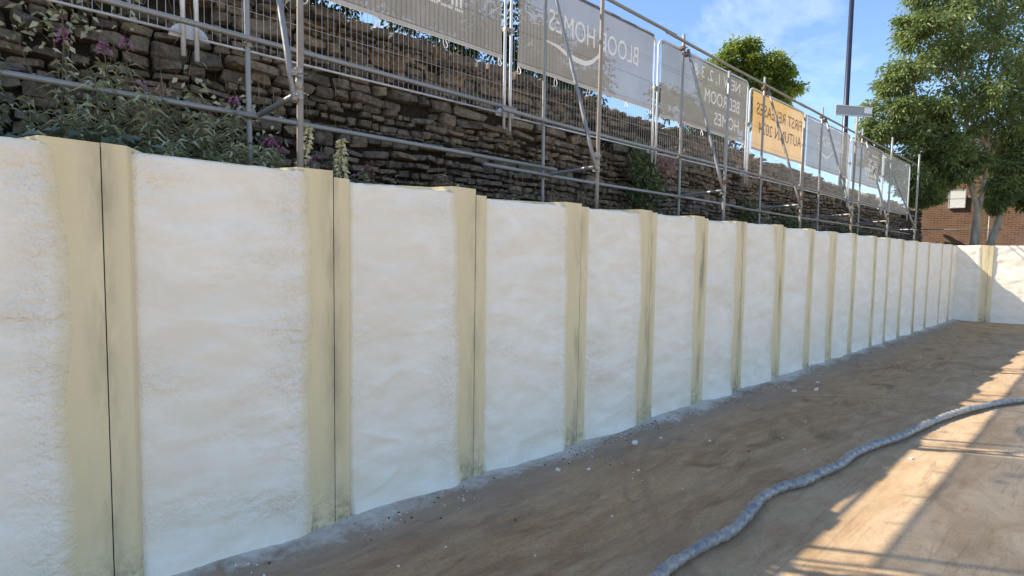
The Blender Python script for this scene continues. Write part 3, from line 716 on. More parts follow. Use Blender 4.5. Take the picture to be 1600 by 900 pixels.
text_mesh('BEDROOM', 1.36, 0.235, M['print_white'], B, (10.66-cx, TY, 0.53), 0.003)
text_mesh('HOMES', 0.98, 0.235, M['print_white'], B, (10.66-cx, TY, 0.16), 0.003)
B, cx, zb = banner(11.28, 13.98, 4.44, 5.66, M['orange_cloth'], 'orange banner with dark reversed FIRST RELEASES lettering', 4.0)
text_mesh('FIRST RELEASES', 2.42, 0.25, M['print_dark'], B, (13.86-cx, TY, 0.74), 0.002)
text_mesh('AUTUMN 2024', 2.30, 0.25, M['print_dark'], B, (13.86-cx, TY, 0.36), 0.002)
B, cx, zb = banner(14.24, 17.36, 4.44, 5.62, M['pale_cloth'], 'pale grey banner with small BLOOR HOMES lettering right of the orange banner', 5.0)
text_mesh('BLOOR HOMES', 1.95, 0.27, M['print_white'], B, (16.80-cx, TY, 0.62), 0.004)
pts = []; wds = []
for k in range(21):
    q = k/20; x = 16.05-1.2*q; z_ = 0.36+0.36*abs((x-15.55)/0.6)**1.9*(1 if x > 15.55 else 0.6); pts.append((x-cx, TY-0.002, z_)); wds.append(0.022+0.05*math.sin(math.pi*q))
ribbon('swoosh', pts, wds, M['print_white'], B)
B, cx, zb = banner(17.60, 20.20, 4.40, 5.58, M['pale_cloth'], 'farthest banner, pale grey with lines of small reversed print', 6.0)
for k, (z_, w_, h_) in enumerate(((0.93, 0.62, 0.055), (0.78, 0.9, 0.05), (0.70, 0.8, 0.05), (0.62, 0.9, 0.05), (0.45, 1.25, 0.09), (0.28, 1.1, 0.09), (0.18, 0.9, 0.05))):
    m = MB(); x = 19.95-cx; xe = x-w_
    while x > xe:
        s_ = rnd.uniform(0.03, 0.07); m.add([(x, TY, z_), (x-s_, TY, z_), (x-s_, TY, z_+h_), (x, TY, z_+h_)], [(0, 1, 2, 3)]); x -= s_+rnd.choice([0.018, 0.018, 0.06])
    m.build('print_line', M['print_white'], B)

# ---------------------------------------------------------------- hose
hp = [(2.55, 1.78), (3.04, 1.87), (3.52, 1.865), (3.85, 1.83), (4.23, 1.87), (4.62, 1.93), (4.95, 1.91), (5.25, 1.83), (5.6, 1.80), (6.0, 1.755), (6.45, 1.76), (7.0, 1.69), (7.5, 1.58), (8.04, 1.54), (8.75, 1.46), (9.46, 1.33), (10.0, 1.20), (10.5, 1.06), (11.0, 0.86), (11.45, 0.58), (11.8, 0.2), (12.0, -0.4), (11.9, -1.2), (11.4, -2.2), (10.2, -3.4)]
def cr(P, n):
    o = []
    for i in range(len(P)-1):
        p0 = Vector(P[max(0, i-1)]); p1 = Vector(P[i]); p2 = Vector(P[i+1]); p3 = Vector(P[min(len(P)-1, i+2)])
        for k in range(n):
            t_ = k/n; o.append(0.5*((2*p1)+(p2-p0)*t_+(2*p0-5*p1+4*p2-p3)*t_*t_+(3*p1-p0-3*p2+p3)*t_**3))
    o.append(Vector(P[-1])); return o
path = cr([(x, y, 0) for x, y in hp], 30)
# extend behind the frame on the near side
V = []; A = []; n_ = 24; s_ = 0.0; ph = 0
for i, p in enumerate(path):
    a = path[max(0, i-1)]; b = path[min(len(path)-1, i+1)]; d = (b-a).normalized(); side = Vector((0, 0, 1)).cross(d)
    s_ += (p-path[i-1]).length if i else 0
    r_ = 0.043 + 0.009*noise.noise(Vector((s_*2.0, 0, 0))) + 0.006*noise.noise(Vector((s_*7.5, 3, 0)))
    lift = 0.004 + max(0, 0.02*noise.noise(Vector((s_*0.9, 7, 0))))
    for k in range(n_):
        q = 2*math.pi*k/n_
        tw_ = ((q/(2*math.pi)) + s_*7.5 + 0.25*noise.noise(Vector((s_*3, 1, 1)))) % 1.0
        rr = r_*(1+0.20*(tw_-0.5)+0.06*noise.noise(Vector((math.cos(q)*1.5, math.sin(q)*1.5, s_*11))))
        V.append(p + side*math.cos(q)*rr + Vector((0, 0, r_+lift+math.sin(q)*rr*0.94))); A.append(abs(tw_*2-1))
Fq = [(i*n_+k, i*n_+(k+1) % n_, (i+1)*n_+(k+1) % n_, (i+1)*n_+k) for i in range(len(path)-1) for k in range(n_)]
o = np_mesh('hose', [tuple(v) for v in V], Fq, M['hose'], None, {'twist': A}, smooth=True)
tag(o, 'thick hose wrapped in blue-grey plastic film snaking over the dirt', 'hose')

# ---------------------------------------------------------------- foam chunks and dirt clods on the ground
def chunk(name, p, s, mat, sd):
    r_ = random.Random(sd); m = MB(); v, f = stone(s*2, s*1.4, s*0.8, sd)
    m.add([(a, c_, max(-0.0, -b)+0.0) for a, b, c_ in v], f, [r_.random()]*len(v))
    o = m.build(name, mat); o.location = p; o.rotation_euler = (r_.uniform(-.15, .15), r_.uniform(-.15, .15), r_.uniform(0, 6)); return o
M['crumb'] = simple('foam_crumb', (0.62, 0.58, 0.48), (0.80, 0.78, 0.72), 20, 0.8)
M['clod'] = simple('dark_clod', (0.03, 0.025, 0.02), (0.08, 0.065, 0.05), 20, 0.95)
big = [(3.72, 3.52, .035), (3.98, 3.35, .025), (4.35, 3.02, .022), (4.95, 3.50, .045), (5.35, 3.42, .03), (5.7, 3.0, .02), (8.9, 3.30, .05), (9.3, 3.12, .055), (9.9, 3.3, .04), (6.3, 2.2, .02), (3.4, 2.6, .016), (6.9, 1.35, .03)]
CH = ['foam chunk on the dirt just right of the foot of the fourth cream flange', 'foam crumb a little out from the fourth cream flange', 'foam crumb well out on the dirt past the fourth cream flange',
 'flat foam chunk at the wall foot left of the fifth cream flange', 'foam chunk at the wall foot just before the fifth cream flange', 'small foam crumb out on the dirt before the fifth cream flange',
 'foam chunk on the dirt at the middle of the wall, left of a pair', 'largest foam chunk on the dirt at the middle of the wall, right of a pair', 'foam chunk farthest along the wall foot',
 'foam crumb on the open dirt between wall and hose', 'tiny foam crumb on the dirt nearest the camera', 'white foam crumb on the near side of the hose']
for k, (x, y, s_) in enumerate(big):
    o = chunk('foam_chunk', (x, y, gz(x, y)), s_*0.7, M['crumb'], 300+k); tag(o, CH[k], 'foam chunk', 'foam chunks on the dirt')
mc = MB(); md = MB()
for k in range(1700):
    x = rnd.uniform(0.3, 24)
    if noise.noise(Vector((x*1.8, 2, 44))) < 0.02: continue
    y = 3.86-abs(rnd.gauss(0, 0.22))-0.03 if rnd.random() < 0.8 else 3.8-abs(rnd.gauss(0, .8))
    s_ = rnd.choice([0.003, 0.004, 0.006, 0.009]); v, f = stone(s_*2, s_*1.5, s_*0.7, k)
    a = rnd.uniform(0, 6.28); ca, sa = math.cos(a), math.sin(a); zz = gz(x, y)
    (mc if rnd.random() < 0.6 else md).add([(x+p*ca-r_*sa, y+p*sa+r_*ca, zz-q) for p, q, r_ in v], f)
o = mc.build('foam_crumbs', M['crumb']); tag(o, 'scatter of tiny pale foam crumbs along the foot of the wall', 'foam crumbs', kind='stuff')
for k in range(90):
    x = rnd.choice([3.1, 4.5, 5.0, 5.9, 8.2, 9.0])+rnd.gauss(0, .35); y = 3.86-abs(rnd.gauss(0, .10))-.05; s_ = rnd.uniform(.004, .010); v, f = stone(s_*2, s_*1.5, s_*0.6, k+5000)
    md.add([(x+p, y+r_, gz(x, y)-q) for p, q, r_ in v], f)
o = md.build('soil_crumbs', M['clod']); tag(o, 'dark soil crumbs strewn below the cream piles', 'soil crumbs', kind='stuff')

# ---------------------------------------------------------------- weeds between the piles and the stone wall
def herb(loc, top, label, flower='pink', nst=1, spread=0.12, leafy=70, Ll=0.15, Wd=0.023, dry=False, name='willowherb'):
    x, y = loc; z0 = bz(x, y); P = empty(name, (x, y, z0)); tag(P, label, 'plant', 'weeds behind the sheet piles')
    sm_ = MB(); LP, LD, LU = [], [], []; FP, FD = [], []
    for s_ in range(nst):
        tx, ty, tz = (top[0]-x, top[1]-y, top[2]-z0) if s_ == 0 else (rnd.uniform(-spread, spread)*2+(top[0]-x)*.6, rnd.uniform(-spread, spread), (top[2]-z0)*rnd.uniform(.55, .9))
        bx = rnd.uniform(-spread, spread)*0.5 if s_ else 0; by = rnd.uniform(-spread, spread)*0.4 if s_ else 0
        pts = [Vector((bx+(tx-bx)*(k/10)**1.4, by+(ty-by)*(k/10)**1.2, tz*k/10)) for k in range(11)]
        sm_.tube(pts, [0.006-0.0035*k/10 for k in range(11)], 6)
        nl = leafy
        for k in range(nl):
            q = 0.12+0.74*k/nl if flower else 0.12 + 0.86*k/nl
            i = min(9, int(q*10)); p = pts[i].lerp(pts[i+1], q*10-i); a = k*2.4+rnd.uniform(-.4, .4)
            up_ = rnd.uniform(0.0, 0.7)*(1-0.4*q); LP.append(p); LD.append((math.cos(a), math.sin(a), up_)); LU.append((0, 0, 1))
        if flower:
            FP, FD = [], []
            for k in range(60):
                q = 0.93+0.08*rnd.random(); i = min(9, int(q*10)); p = pts[i].lerp(pts[i+1], q*10-i); a = rnd.uniform(0, 6.28)
                rr = 0.036*(1.02-q)/0.09+0.006
                FP.append(p+Vector((math.cos(a)*rr, math.sin(a)*rr, 0))); FD.append((math.cos(a), math.sin(a), rnd.uniform(-.4, .6)))
            leaves('flower_head', FP, FD, 0.020, 0.016, M[flower], P)
    o = sm_.build('stem', M['stem'], P, smooth=True)
    leaves('foliage', LP, LD, Ll*npr.uniform(.55, 1.15, len(LP)), Wd*npr.uniform(.7, 1.2, len(LP)), M['herb_dry' if dry else 'herb'], P, up=np.array(LU), droop=0.55)
    return P
herb((0.10, 5.35), (0.14, 5.05, 3.66), 'tall willowherb with a small pink flower head, leftmost of the flowering weeds', 'pink', 1, leafy=46)
herb((0.42, 5.20), (0.36, 5.00, 3.62), 'willowherb with a pink flower head above the lower scaffold tube, left of its taller neighbour', 'pink', 2, leafy=54)
herb((0.52, 5.25), (0.50, 5.05, 3.70), 'tallest pink willowherb just right of the middle of the flowering clump', 'pink', 1, leafy=50)
herb((0.72, 5.05), (0.71, 4.95, 3.37), 'willowherb with faded pale pink flower head and yellowing leaves', 'palepink', 3, leafy=72, dry=True)
herb((0.98, 4.95), (0.96, 4.9, 3.22), 'bushy grey-green willowherb without flowers left of the rear standard', None, 4, 0.2, leafy=64)
herb((1.20, 5.0), (1.23, 5.0, 3.40), 'willowherb with bright pink flower spike beside the first rear standard', 'pink', 3, 0.18, leafy=66)
herb((1.18, 4.75), (1.15, 4.7, 2.98), 'low leafy willowherb clump at the pile tops below the pink spike', None, 5, 0.22, leafy=42)
herb((1.45, 4.9), (1.50, 4.95, 3.10), 'short willowherb with pink flowers right of the first rear standard', 'pink', 3, 0.15, leafy=46)
herb((0.75, 4.62), (0.72, 4.6, 2.92), 'low spreading grey-green weed leaning over the pile tops', None, 6, 0.22, leafy=34)
herb((0.62, 4.85), (0.58, 4.8, 3.30), 'tall pale-leaved willowherb without flowers in the middle of the left clump', None, 3, .16, leafy=60, Ll=.17, Wd=.026)
herb((0.34, 5.0), (0.30, 4.95, 3.36), 'pale arching willowherb crossing the lower tube at left', None, 2, .14, leafy=44, Ll=.17, Wd=.026)
herb((0.88, 5.3), (0.86, 5.2, 3.45), 'thin willowherb against the stones above the bushy clump', None, 2, .14, leafy=40, Ll=.15)
herb((1.32, 4.7), (1.36, 4.65, 2.98), 'low pale weed beside the first rear standard foot', None, 4, .16, leafy=36, Ll=.14)
herb((2.28, 5.4), (2.36, 5.4, 3.18), 'thin willowherb with small pink flowers against the stone wall past the brown standard', 'pink', 2, 0.12, leafy=26)
herb((1.92, 4.95), (1.90, 4.95, 3.0), 'small willowherb with pink flower just right of the brown front standard', 'pink', 2, 0.12, leafy=30)
herb((2.30, 4.85), (2.33, 4.85, 2.92), 'wispy pale weed between the dry seed spike and the red dock', None, 3, 0.14, leafy=34, Ll=.09)
herb((-0.25, 5.1), (-0.22, 5.0, 3.4), 'bushy weed at the left edge of the picture', None, 4, 0.25, leafy=40, Ll=.09, Wd=.03)
herb((0.20, 4.95), (0.20, 4.9, 3.12), 'sparse long-leaved weed below the lower scaffold tube at left', None, 2, 0.15, leafy=26, Ll=.14, Wd=.028)
herb((-0.05, 5.0), (-0.06, 4.95, 3.16), 'dark rosette-leaved weed near the left edge below the tube', None, 4, 0.2, leafy=26, Ll=.10, Wd=.04)
M['seed'] = leafmat('pale_seed', (0.55, 0.47, 0.29), (0.90, 0.82, 0.58), .3)
def seed_spike(loc, h, lean, label, mat='seed', nf=150, rad=0.035, name='seed_spike', droop=False):
    x, y = loc; z0 = bz(x, y); P = empty(name, (x, y, z0)); tag(P, label, 'plant', 'dry seed heads behind the piles')
    pts = [Vector((lean*(k/8)**2, 0, h*k/8)) for k in range(9)]; m = MB(); m.tube(pts, [0.005]*9, 6); m.build('stem', M['stem'], P, smooth=True)
    FP, FD = [], []
    for k in range(nf):
        q = rnd.uniform(0.3, 1.0); i = min(7, int(q*8)); p = pts[i].lerp(pts[i+1], q*8-i); a = rnd.uniform(0, 6.28); r_ = rad*rnd.uniform(.3, 1)*(1.25-q)
        FP.append(p+Vector((math.cos(a)*r_, math.sin(a)*r_, 0))); FD.append((math.cos(a), math.sin(a), rnd.uniform(-.5, .3)))
    leaves('seed_head', FP, FD, 0.045*npr.uniform(.6, 1.3, nf), 0.028, M[mat], P)
seed_spike((1.62, 4.55), 0.66, 0.08, 'pale yellow bent seed spike left of the brown front standard')
seed_spike((1.98, 4.60), 0.62, 0.02, 'pale upright seed spike right of the brown front standard', nf=190, rad=.05)
M['rust_leaf'] = leafmat('rust_seed', (0.12, 0.05, 0.04), (0.27, 0.13, 0.10), .2)
seed_spike((2.42, 4.95), 0.45, 0.02, 'rusty red dock seed head beside the dry weeds', 'rust_leaf', 160, .05, 'dock_plant')
# broad dark leaves at the left, low against the piles
P, D_ = [], []
for k in range(700):
    x = rnd.uniform(-1.2, 2.2); y = rnd.uniform(4.3, 5.0); P.append((x, y, bz(x, y)+rnd.uniform(0.02, 0.36)*(1 if x < 0.7 else .7))); a = rnd.uniform(3.4, 6.0); D_.append((math.cos(a), math.sin(a), rnd.uniform(-.3, .3)))
o = leaves('ground_cover', P, D_, npr.uniform(.07, .14, len(P)), npr.uniform(.05, .09, len(P)), M['dock'], up=np.tile([[0, -.3, 1.0]], (len(P), 1))); tag(o, 'low dark broad-leaved ground cover behind the nearest piles', 'ground cover', kind='stuff')
# thin dead weeds all along
def dead(x, y, h, sd):
    r_ = random.Random(sd); z0 = bz(x, y); m = MB(); LP, LD = [], []
    for k in range(r_.randint(3, 6)):
        a = r_.uniform(0, 6.28); ln = r_.uniform(.05, .2); pts = [Vector((0.02*math.cos(a), 0.02*math.sin(a), 0))]
        hh = h*r_.uniform(.5, 1)
        for q in range(1, 6): pts.append(Vector((math.cos(a)*ln*q/5*(1+.4*q/5)+r_.uniform(-.012, .012), math.sin(a)*ln*q/5, hh*q/5*(1-.12*q/5))))
        m.tube(pts, [.004-.0005*q for q in range(6)], 5)
        for q in range(14):
            i = r_.randint(2, 4); p = pts[i].lerp(pts[i+1], r_.random()); b = r_.uniform(0, 6.28); LP.append(p); LD.append((math.cos(b), math.sin(b), r_.uniform(-.6, .5)))
    return m, LP, LD, z0
DEAD = [(2.65, 5.2, .55, 'thin grey dead weed at the stone wall past the pink willowherb'), (2.95, 4.8, .40, 'grey dead weed above the third cream flange'), (3.35, 4.9, .62, 'pale curling dead weed below the end of the short scaffold tube'),
        (3.62, 4.85, .50, 'bleached dead weed with a white bent stalk'), (3.75, 5.5, .7, 'tangle of dead stems against the wall left of the second rear standard'), (4.35, 4.9, .50, 'greyish dead weed left of the second rear standard'),
        (5.0, 4.8, .45, 'dead weed at the foot of the second rear standard'), (5.45, 5.2, .55, 'dead weed left of the second front standard'), (6.2, 5.5, .6, 'dry brown stems right of the second front standard'), (9.3, 5.6, .5, 'dry weed at the wall right of the third rear standard')]
for k, (x, y, h, lb) in enumerate(DEAD):
    m, LP, LD, z0 = dead(x, y, h, 70+k); P = empty('dead_weed', (x, y, z0)); tag(P, lb, 'plant', 'dead weeds along the wall'); m.build('stem', M['twig'], P)
    leaves('foliage', LP, LD, npr.uniform(.03, .08, len(LP)), npr.uniform(.008, .02, len(LP)), M['straw' if k in (2, 3) else 'herb_dry'], P)
# climber hanging on the stone wall
def climber(c, r, n, label, mat='ivy', name='ivy'):
    P = empty(name, (c[0], 5.9, 2.6)); tag(P, label, 'climber')
    LP, LD = [], []
    cl = [(c[0]+rnd.gauss(0, r[0]*.5), c[1]+rnd.uniform(-r[1], r[1]*.4), c[2]+rnd.gauss(0, r[2]*.5), rnd.uniform(.10, .22)) for _ in range(22)]
    for k in range(n):
        b = rnd.choice(cl); LP.append((b[0]-c[0]+rnd.gauss(0, b[3]*.6), min(0.05, b[1]-5.9+rnd.gauss(0, b[3]*.5)), b[2]-2.6+rnd.gauss(0, b[3]*.7))); a = rnd.uniform(3.14, 6.28); LD.append((math.cos(a)*.8, math.sin(a)*.6, rnd.uniform(-.9, .3)))
    leaves('foliage', LP, LD, npr.uniform(.04, .085, n), npr.uniform(.025, .05, n), M[mat], P)
    m = MB()
    for b in cl[:9]:
        m.tube([(0, 0.0, -.15), ((b[0]-c[0])*.5, -0.02, (b[2]-2.6)*.5), (b[0]-c[0], b[1]-5.9, b[2]-2.6)], [.012, .008, .004], 5)
    m.build('stem', M['twig'], P)
climber((7.9, 5.62, 3.42), (.42, .22, .55), 2100, 'bushy green ivy hanging on the stone wall between two front standards')
climber((8.55, 5.6, 3.85), (.25, .15, .2), 420, 'dried pale pink flowering shoots at the top right of the ivy', 'palepink', 'withered_climber')
climber((12.3, 5.75, 3.1), (.5, .12, .35), 500, 'thin green climber on the stone wall below the orange banner')
climber((14.6, 5.7, 2.95), (.9, .15, .25), 900, 'dark ivy low on the stone wall near the sign post')
climber((19.5, 5.7, 2.9), (1.6, .15, .25), 900, 'dark ivy at the far foot of the stone wall')
climber((0.2, 5.85, 3.9), (.5, .08, .5), 260, 'small green climber on the stones at top left', 'herb', 'creeper')
climber((1.4, 5.85, 3.35), (.5, .08, .3), 240, 'sparse creeper on the stones behind the first rear standard', 'herb', 'creeper')
# dead roots and stems draping the stone face, dry grass on its top: uncountable
P, D_ = [], []
for k in range(2600):
    x = rnd.uniform(-2, 12) if rnd.random() < .8 else rnd.uniform(12, 25); z_ = rnd.uniform(2.6, 4.6)
    if noise.noise(Vector((x*0.8, z_*0.9, 12))) < 0.02: continue
    P.append((x, 5.90+.05*(z_-3.5), z_)); D_.append((rnd.gauss(0, .35), -.25, -1 if rnd.random() < .75 else .8))
o = leaves('dead_stems', P, D_, npr.uniform(.08, .34, len(P)), npr.uniform(.004, .009, len(P)), M['straw'], tint=npr.random(len(P))*.45); tag(o, 'dead roots and dry stems draped over the stone wall', 'dry stems', kind='stuff')
P, D_ = [], []
for k in range(5200):
    x = rnd.uniform(-2, 27)
    if noise.noise(Vector((x*0.9, 4, 12))) < -0.2: continue
    P.append((x, rnd.uniform(5.96, 6.35), top_z(x)-rnd.uniform(.02, .09))); D_.append((rnd.gauss(0, .7), rnd.uniform(-1, .2), rnd.uniform(-.5, .8)))
o = leaves('dry_grass', P, D_, npr.uniform(.05, .15, len(P)), npr.uniform(.005, .012, len(P)), M['straw']); tag(o, 'dry straw-coloured grass along the top of the stone wall', 'grass', kind='stuff')

# ---------------------------------------------------------------- trees
def limb(m, a, b, r0, r1, wob=0.12, n=8, seg=7):
    a = Vector(a); b = Vector(b); ln = (b-a).length; pts = []
    sd = rnd.uniform(0, 50)
    for k in range(seg+1):
        q = k/seg; p = a.lerp(b, q)
        if 0 < k < seg: p += Vector((noise.noise(Vector((sd, q*2, 0))), noise.noise(Vector((sd, q*2, 5))), 0.4*noise.noise(Vector((sd, q*2, 9)))))*wob*ln*.6
        pts.append(p)
    m.tube(pts, [r0+(r1-r0)*k/seg for k in range(seg+1)], n); return pts
def crown(name, blobs, parent, mat, per, Ll, Wd, off, light=None, sub=14):
    P, D_, T = [], [], []
    for (c, r) in blobs:
        c = Vector(c)
        for s_ in range(sub):
            d = Vector((rnd.gauss(0, 1), rnd.gauss(0, 1), rnd.gauss(0, .8))).normalized(); cc = c+d*r*rnd.uniform(.35, 1.0)
            rs = r*rnd.uniform(.16, .36); tb = rnd.uniform(.1, .8)
            n_ = int(per*rnd.uniform(.5, 1.4))
            q = npr.normal(size=(n_, 3))*np.array([rs, rs, rs*.7])*.62
            dirs = unit(q+npr.normal(size=(n_, 3))*rs*.4); dirs[:, 2] -= .35
            P.append(np.array(cc-Vector(off))+q); D_.append(dirs); T.append(np.clip(tb+npr.normal(size=n_)*.2, 0, 1))
    P = np.concatenate(P); D_ = np.concatenate(D_); T = np.concatenate(T)
    return leaves(name, P, D_, Ll*npr.uniform(.6, 1.3, len(P)), Wd*npr.uniform(.7, 1.2, len(P)), M[mat], parent, T)
TB = (27.75, 3.7, 2.45)
tree = empty('ash_tree', TB); tag(tree, 'tall many-stemmed leafy tree leaning over the far brick wall at right', 'tree')
TBv = Vector(TB)
def rel(p): return tuple(Vector(p)-TBv)
# stems (world points)
def stem(pts, rs):
    m = MB(); P = [Vector(rel(p)) for p in pts]; Q = cr([tuple(p) for p in P], 5); rr = [rs[0]+(rs[1]-rs[0])*i/(len(Q)-1) for i in range(len(Q))]
    Q = [q + Vector((noise.noise(q*1.2), noise.noise(q*1.2+Vector((5, 5, 5))), 0))*0.05 for q in Q]
    m.tube(Q, rr, 10); return m.build('trunk', M['bark'], tree, smooth=True)
stem([(27.55, 3.87, 2.3), (27.66, 3.86, 3.2), (27.80, 3.84, 4.2), (27.60, 4.2, 5.6), (27.52, 4.24, 6.8), (27.45, 4.5, 9.2), (27.3, 4.7, 12.5)], (.125, .045))
stem([(27.75, 3.78, 2.3), (27.80, 3.80, 3.4), (27.98, 3.75, 5.1), (28.18, 3.70, 7.0), (28.12, 3.88, 8.7), (28.3, 3.7, 13.0)], (.105, .04))
stem([(27.98, 3.50, 2.3), (28.3, 3.3, 3.6), (28.68, 3.08, 4.9), (29.2, 2.7, 5.75), (30.0, 2.3, 7.6), (30.6, 2.0, 10.5)], (.13, .05))
stem([(27.85, 3.6, 2.3), (28.0, 3.45, 2.95), (28.08, 3.4, 3.3)], (.11, .05))
stem([(27.70, 3.95, 5.0), (27.35, 4.4, 5.9), (26.8, 4.9, 6.9), (26.2, 5.5, 8.0), (25.9, 5.8, 9.2)], (.07, .03))
stem([(28.15, 3.72, 6.6), (27.6, 4.3, 8.0), (26.9, 4.9, 9.5), (26.5, 5.3, 11.0)], (.07, .02))
stem([(28.2, 3.7, 6.2), (28.9, 3.0, 7.8), (29.4, 2.6, 9.2)], (.08, .03))
blobs = [((25.35, 6.25, 8.0), .9), ((25.0, 6.6, 7.2), .62), ((25.15, 6.55, 6.1), .6), ((25.9, 5.9, 9.5), .95), ((25.9, 5.8, 7.0), .85), ((25.8, 6.0, 5.7), .62), ((26.6, 5.3, 10.7), 1.2), ((26.5, 5.2, 8.4), 1.1), ((26.55, 5.0, 6.4), .8),
         ((27.2, 4.9, 12.3), 1.4), ((27.5, 4.5, 10.3), 1.3), ((27.4, 4.3, 8.3), 1.15), ((27.2, 4.6, 6.8), .75), ((28.3, 4.0, 12.0), 1.5), ((28.6, 3.6, 9.6), 1.4), ((28.5, 3.5, 7.5), 1.1), ((29.2, 3.2, 11.5), 1.5), ((29.5, 2.8, 8.8), 1.4),
         ((28.9, 3.0, 6.2), .95), ((29.6, 2.5, 6.6), 1.0), ((26.6, 5.1, 5.0), .5), ((26.25, 5.5, 4.75), .42), ((28.45, 3.3, 5.1), .6), ((28.35, 3.35, 4.45), .38), ((30.4, 2.2, 10.5), 1.7), ((30.6, 1.9, 7.8), 1.5), ((29.3, 2.7, 5.3), .5), ((27.9, 4.6, 13.8), 1.6), ((29.5, 3.2, 13.8), 1.7), ((31.3, 1.2, 9.0), 1.8), ((27.0, 4.6, 5.7), .7), ((27.6, 4.0, 6.1), .6), ((26.9, 5.2, 7.4), .8), ((26.0, 5.6, 5.2), .55), ((26.4, 5.2, 4.6), .4), ((28.9, 2.9, 5.6), .7), ((28.7, 3.1, 4.9), .5), ((29.4, 2.5, 4.7), .5), ((25.3, 6.3, 9.0), .6), ((26.0, 5.9, 11.3), .7), ((26.6, 5.6, 12.6), .9)]
crown('crown', blobs, tree, 'crown', 140, .16, .07, TB, sub=23)
# far tree above the banners
TF = (42.3, 20.3, 4.4)
ft = empty('round_tree', TF); tag(ft, 'round sunlit green tree rising behind the banners against the sky', 'tree')
m = MB(); limb(m, (0, 0, 0), (0, 0, 9), .35, .22, .05); limb(m, (0, 0, 8), (-1.6, 1, 12.5), .2, .06); limb(m, (0, 0, 8), (1.6, -1, 12), .2, .06); limb(m, (0, 0, 8.5), (0, .3, 13.5), .2, .06); m.build('trunk', M['bark_dark'], ft, smooth=True)
fb = [((42.1, 20.5, 18.0), 1.5), ((41.0, 21.5, 17.4), 1.4), ((43.2, 19.5, 17.3), 1.5), ((44.1, 18.7, 16.4), 1.2), ((40.3, 22.0, 16.4), 1.3), ((42.2, 20.4, 16.2), 1.8), ((44.2, 18.6, 15.1), 1.3), ((40.4, 22, 14.8), 1.5), ((42.3, 20.3, 14.2), 2.0), ((43.4, 19.3, 14.2), 1.6), ((41.0, 21.3, 13.2), 1.5)]
crown('crown', fb, ft, 'crown_far', 170, .30, .16, TF, sub=20)
# small trees behind the stone wall, glimpsed below and through the banners
for k, (x, y, h, lb) in enumerate([(2.6, 9.4, 3.9, 'dark small tree behind the stone wall below the nearest banner'), (6.2, 9.6, 4.0, 'dark small tree behind the joint of the first two banners'), (9.6, 9.5, 3.6, 'dark small tree behind the left half of the large swoosh banner'), (17.0, 9.8, 3.6, 'small tree behind the bedroom homes banner')]):
    S = empty('small_tree', (x, y, 4.4)); tag(S, lb, 'tree', 'small trees behind the stone wall')
    m = MB(); limb(m, (0, 0, 0), (.1, 0, h*.7), .07, .03); limb(m, (0, 0, .3), (-1.0, .1, h*.6), .04, .015); limb(m, (0, 0, .3), (1.0, -.1, h*.6), .04, .015); m.build('trunk', M['bark_dark'], S)
    bl = [((x+dx, y+rnd.uniform(-.3, .3), 4.4+h*rnd.uniform(.55, .78)), .85) for dx in (-1.4, -.7, 0, .7, 1.4)] + [((x+dx, y+rnd.uniform(-.3, .3), 4.4+h*.33), .8) for dx in (-1.3, -.45, .45, 1.3)]
    crown('crown', bl, S, 'hedge', 120, .12, .065, (x, y, 4.4), sub=13)

# ---------------------------------------------------------------- lamp post and sign
lp = empty('lamp_post', (24.0, 7.5, 4.4)); tag(lp, 'tall dark navy lamp post rising behind the banners left of the tree', 'lamp post')
m = MB(); m.tube([(0, 0, 0), (0, 0, 1.4), (0, 0, 1.45), (0, 0, 9.0)], [.13, .13, .105, .08], 14); m.build('shaft', M['navy'], lp, smooth=True)
m = MB(); m.tube([(0, 0, 8.9), (0.05, -.05, 9.2), (.5, -.5, 9.35)], .05, 10); m.build('arm', M['navy'], lp, smooth=True)
m = MB(); m.box((.75, -.75, 9.36), (.55, .25, .12), Matrix.Rotation(-math.pi/4, 3, 'Z')); m.build('lantern', M['navy'], lp)
sg = empty('sign_board', (14.62, 4.30, 5.62)); sg.rotation_euler = (0, R(1.5), math.atan2(-.659, .752)+R(6)); tag(sg, 'grey flat sign board clamped to the top of a scaffold standard', 'sign')
m = MB(); m.box((-.16, -.045, 0.0), (.92, .035, .20)); m.build('board', M['sign'], sg)
m = MB(); m.box((.19, -.066, 0.03), (.20, .006, .13)); m.build('patch', M['sign_pale'], sg)
m = MB(); m.box((-.16, -.05, .108), (.94, .06, .016)); m.box((-.16, -.05, -.108), (.94, .05, .014)); m.build('edge_trim', M['frame'], sg)

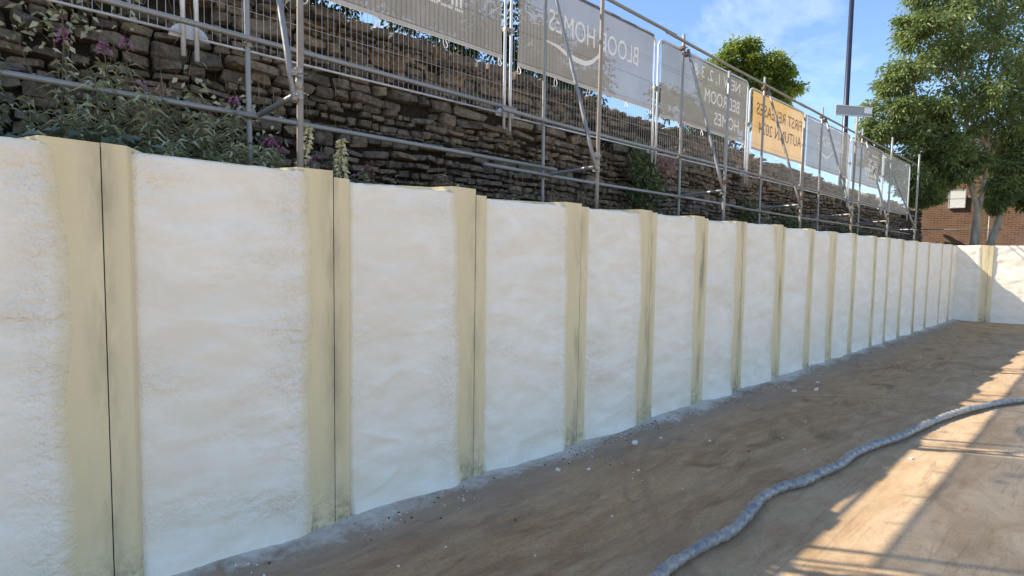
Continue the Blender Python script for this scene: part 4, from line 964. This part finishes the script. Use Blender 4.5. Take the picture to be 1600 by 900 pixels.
# ---------------------------------------------------------------- brick walls behind the tree
BA = Vector((29.9, 6.35, 2.3)); bdir = math.atan2(-.97, .243)
bw = empty('brick_wall', BA, bdir); tag(bw, 'old red brick garden wall lit by the sun behind the leaning tree', 'brick wall')
m = MB(); m.box((3.4, .18, 1.15), (7.2, .34, 2.9)); m.build('wall', M['brick'], bw)
m = MB()
for k in range(18):
    m = MB(); m.box((.0+k*.4, .18, 2.64+.03*noise.noise(Vector((k*1.7, 0, 0)))), (.385, .46, .09)); m.build('coping', M['coping'], bw)
bh = empty('brick_building', BA + Vector((.243, -.97, 0))*1.05 + Vector((.97, .243, 0))*.9, bdir); tag(bh, 'dark brick building with slate roof hidden behind the tree crown', 'building')
m = MB(); m.box((3.6, 1.6, 2.2), (7.2, 3.0, 5.0)); m.build('wall', M['brick'], bh)
m = MB(); vv = [(-.2, -.15, 4.7), (7.4, -.15, 4.7), (7.4, 1.6, 5.9), (-.2, 1.6, 5.9), (-.2, 3.35, 4.7), (7.4, 3.35, 4.7), (-.2, -.15, 4.58), (7.4, -.15, 4.58), (-.2, 3.35, 4.58), (7.4, 3.35, 4.58)]
m.add(vv, [(0, 1, 2, 3), (3, 2, 5, 4), (6, 8, 9, 7), (0, 6, 7, 1), (4, 5, 9, 8), (0, 3, 4, 8, 6), (1, 7, 9, 5, 2)]); m.build('roof', M['slate'], bh)
m = MB(); m.tube([(2.45, -.1, 0), (2.45, -.1, 4.5)], .05, 8); m.build('drainpipe', M['tube'], bh)
# white board on the brick wall
e = Vector((.243, -.97, 0)); nrm = Vector((-.97, -.243, 0))
wb = empty('white_panel', BA + e*1.50 + nrm*.03 + Vector((0, 0, 2.55)), bdir); tag(wb, 'white rectangular panel mounted on the brick beside the tree trunks', 'panel')
m = MB(); m.box((0, -.02, .20), (.52, .04, .355)); m.box((0, -.02, -.18), (.52, .04, .355)); m.build('board', M['white_board'], wb)
m = MB(); m.box((0, -.015, .01), (.54, .03, .02)); m.box((0, -.02, .395), (.59, .06, .03)); m.box((0, -.02, -.375), (.59, .06, .03)); m.box((-.278, -.02, .01), (.03, .06, .735)); m.box((.278, -.02, .01), (.03, .06, .735)); m.build('frame', M['frame'], wb)
hr = empty('hand_rail', BA + nrm*.55, bdir); tag(hr, 'thin horizontal metal rail in front of the brick wall', 'rail')
m = MB(); m.tube([(-.2, 0, 1.22), (3.0, 0, 1.18)], .022, 8); m.build('rail', M['tube'], hr, smooth=True)
for x in (.1, 2.55):
    m = MB(); m.tube([(x, 0, .1), (x, 0, 1.75 if x > 2 else 1.22)], .022, 8); m.build('post', M['tube'], hr, smooth=True)
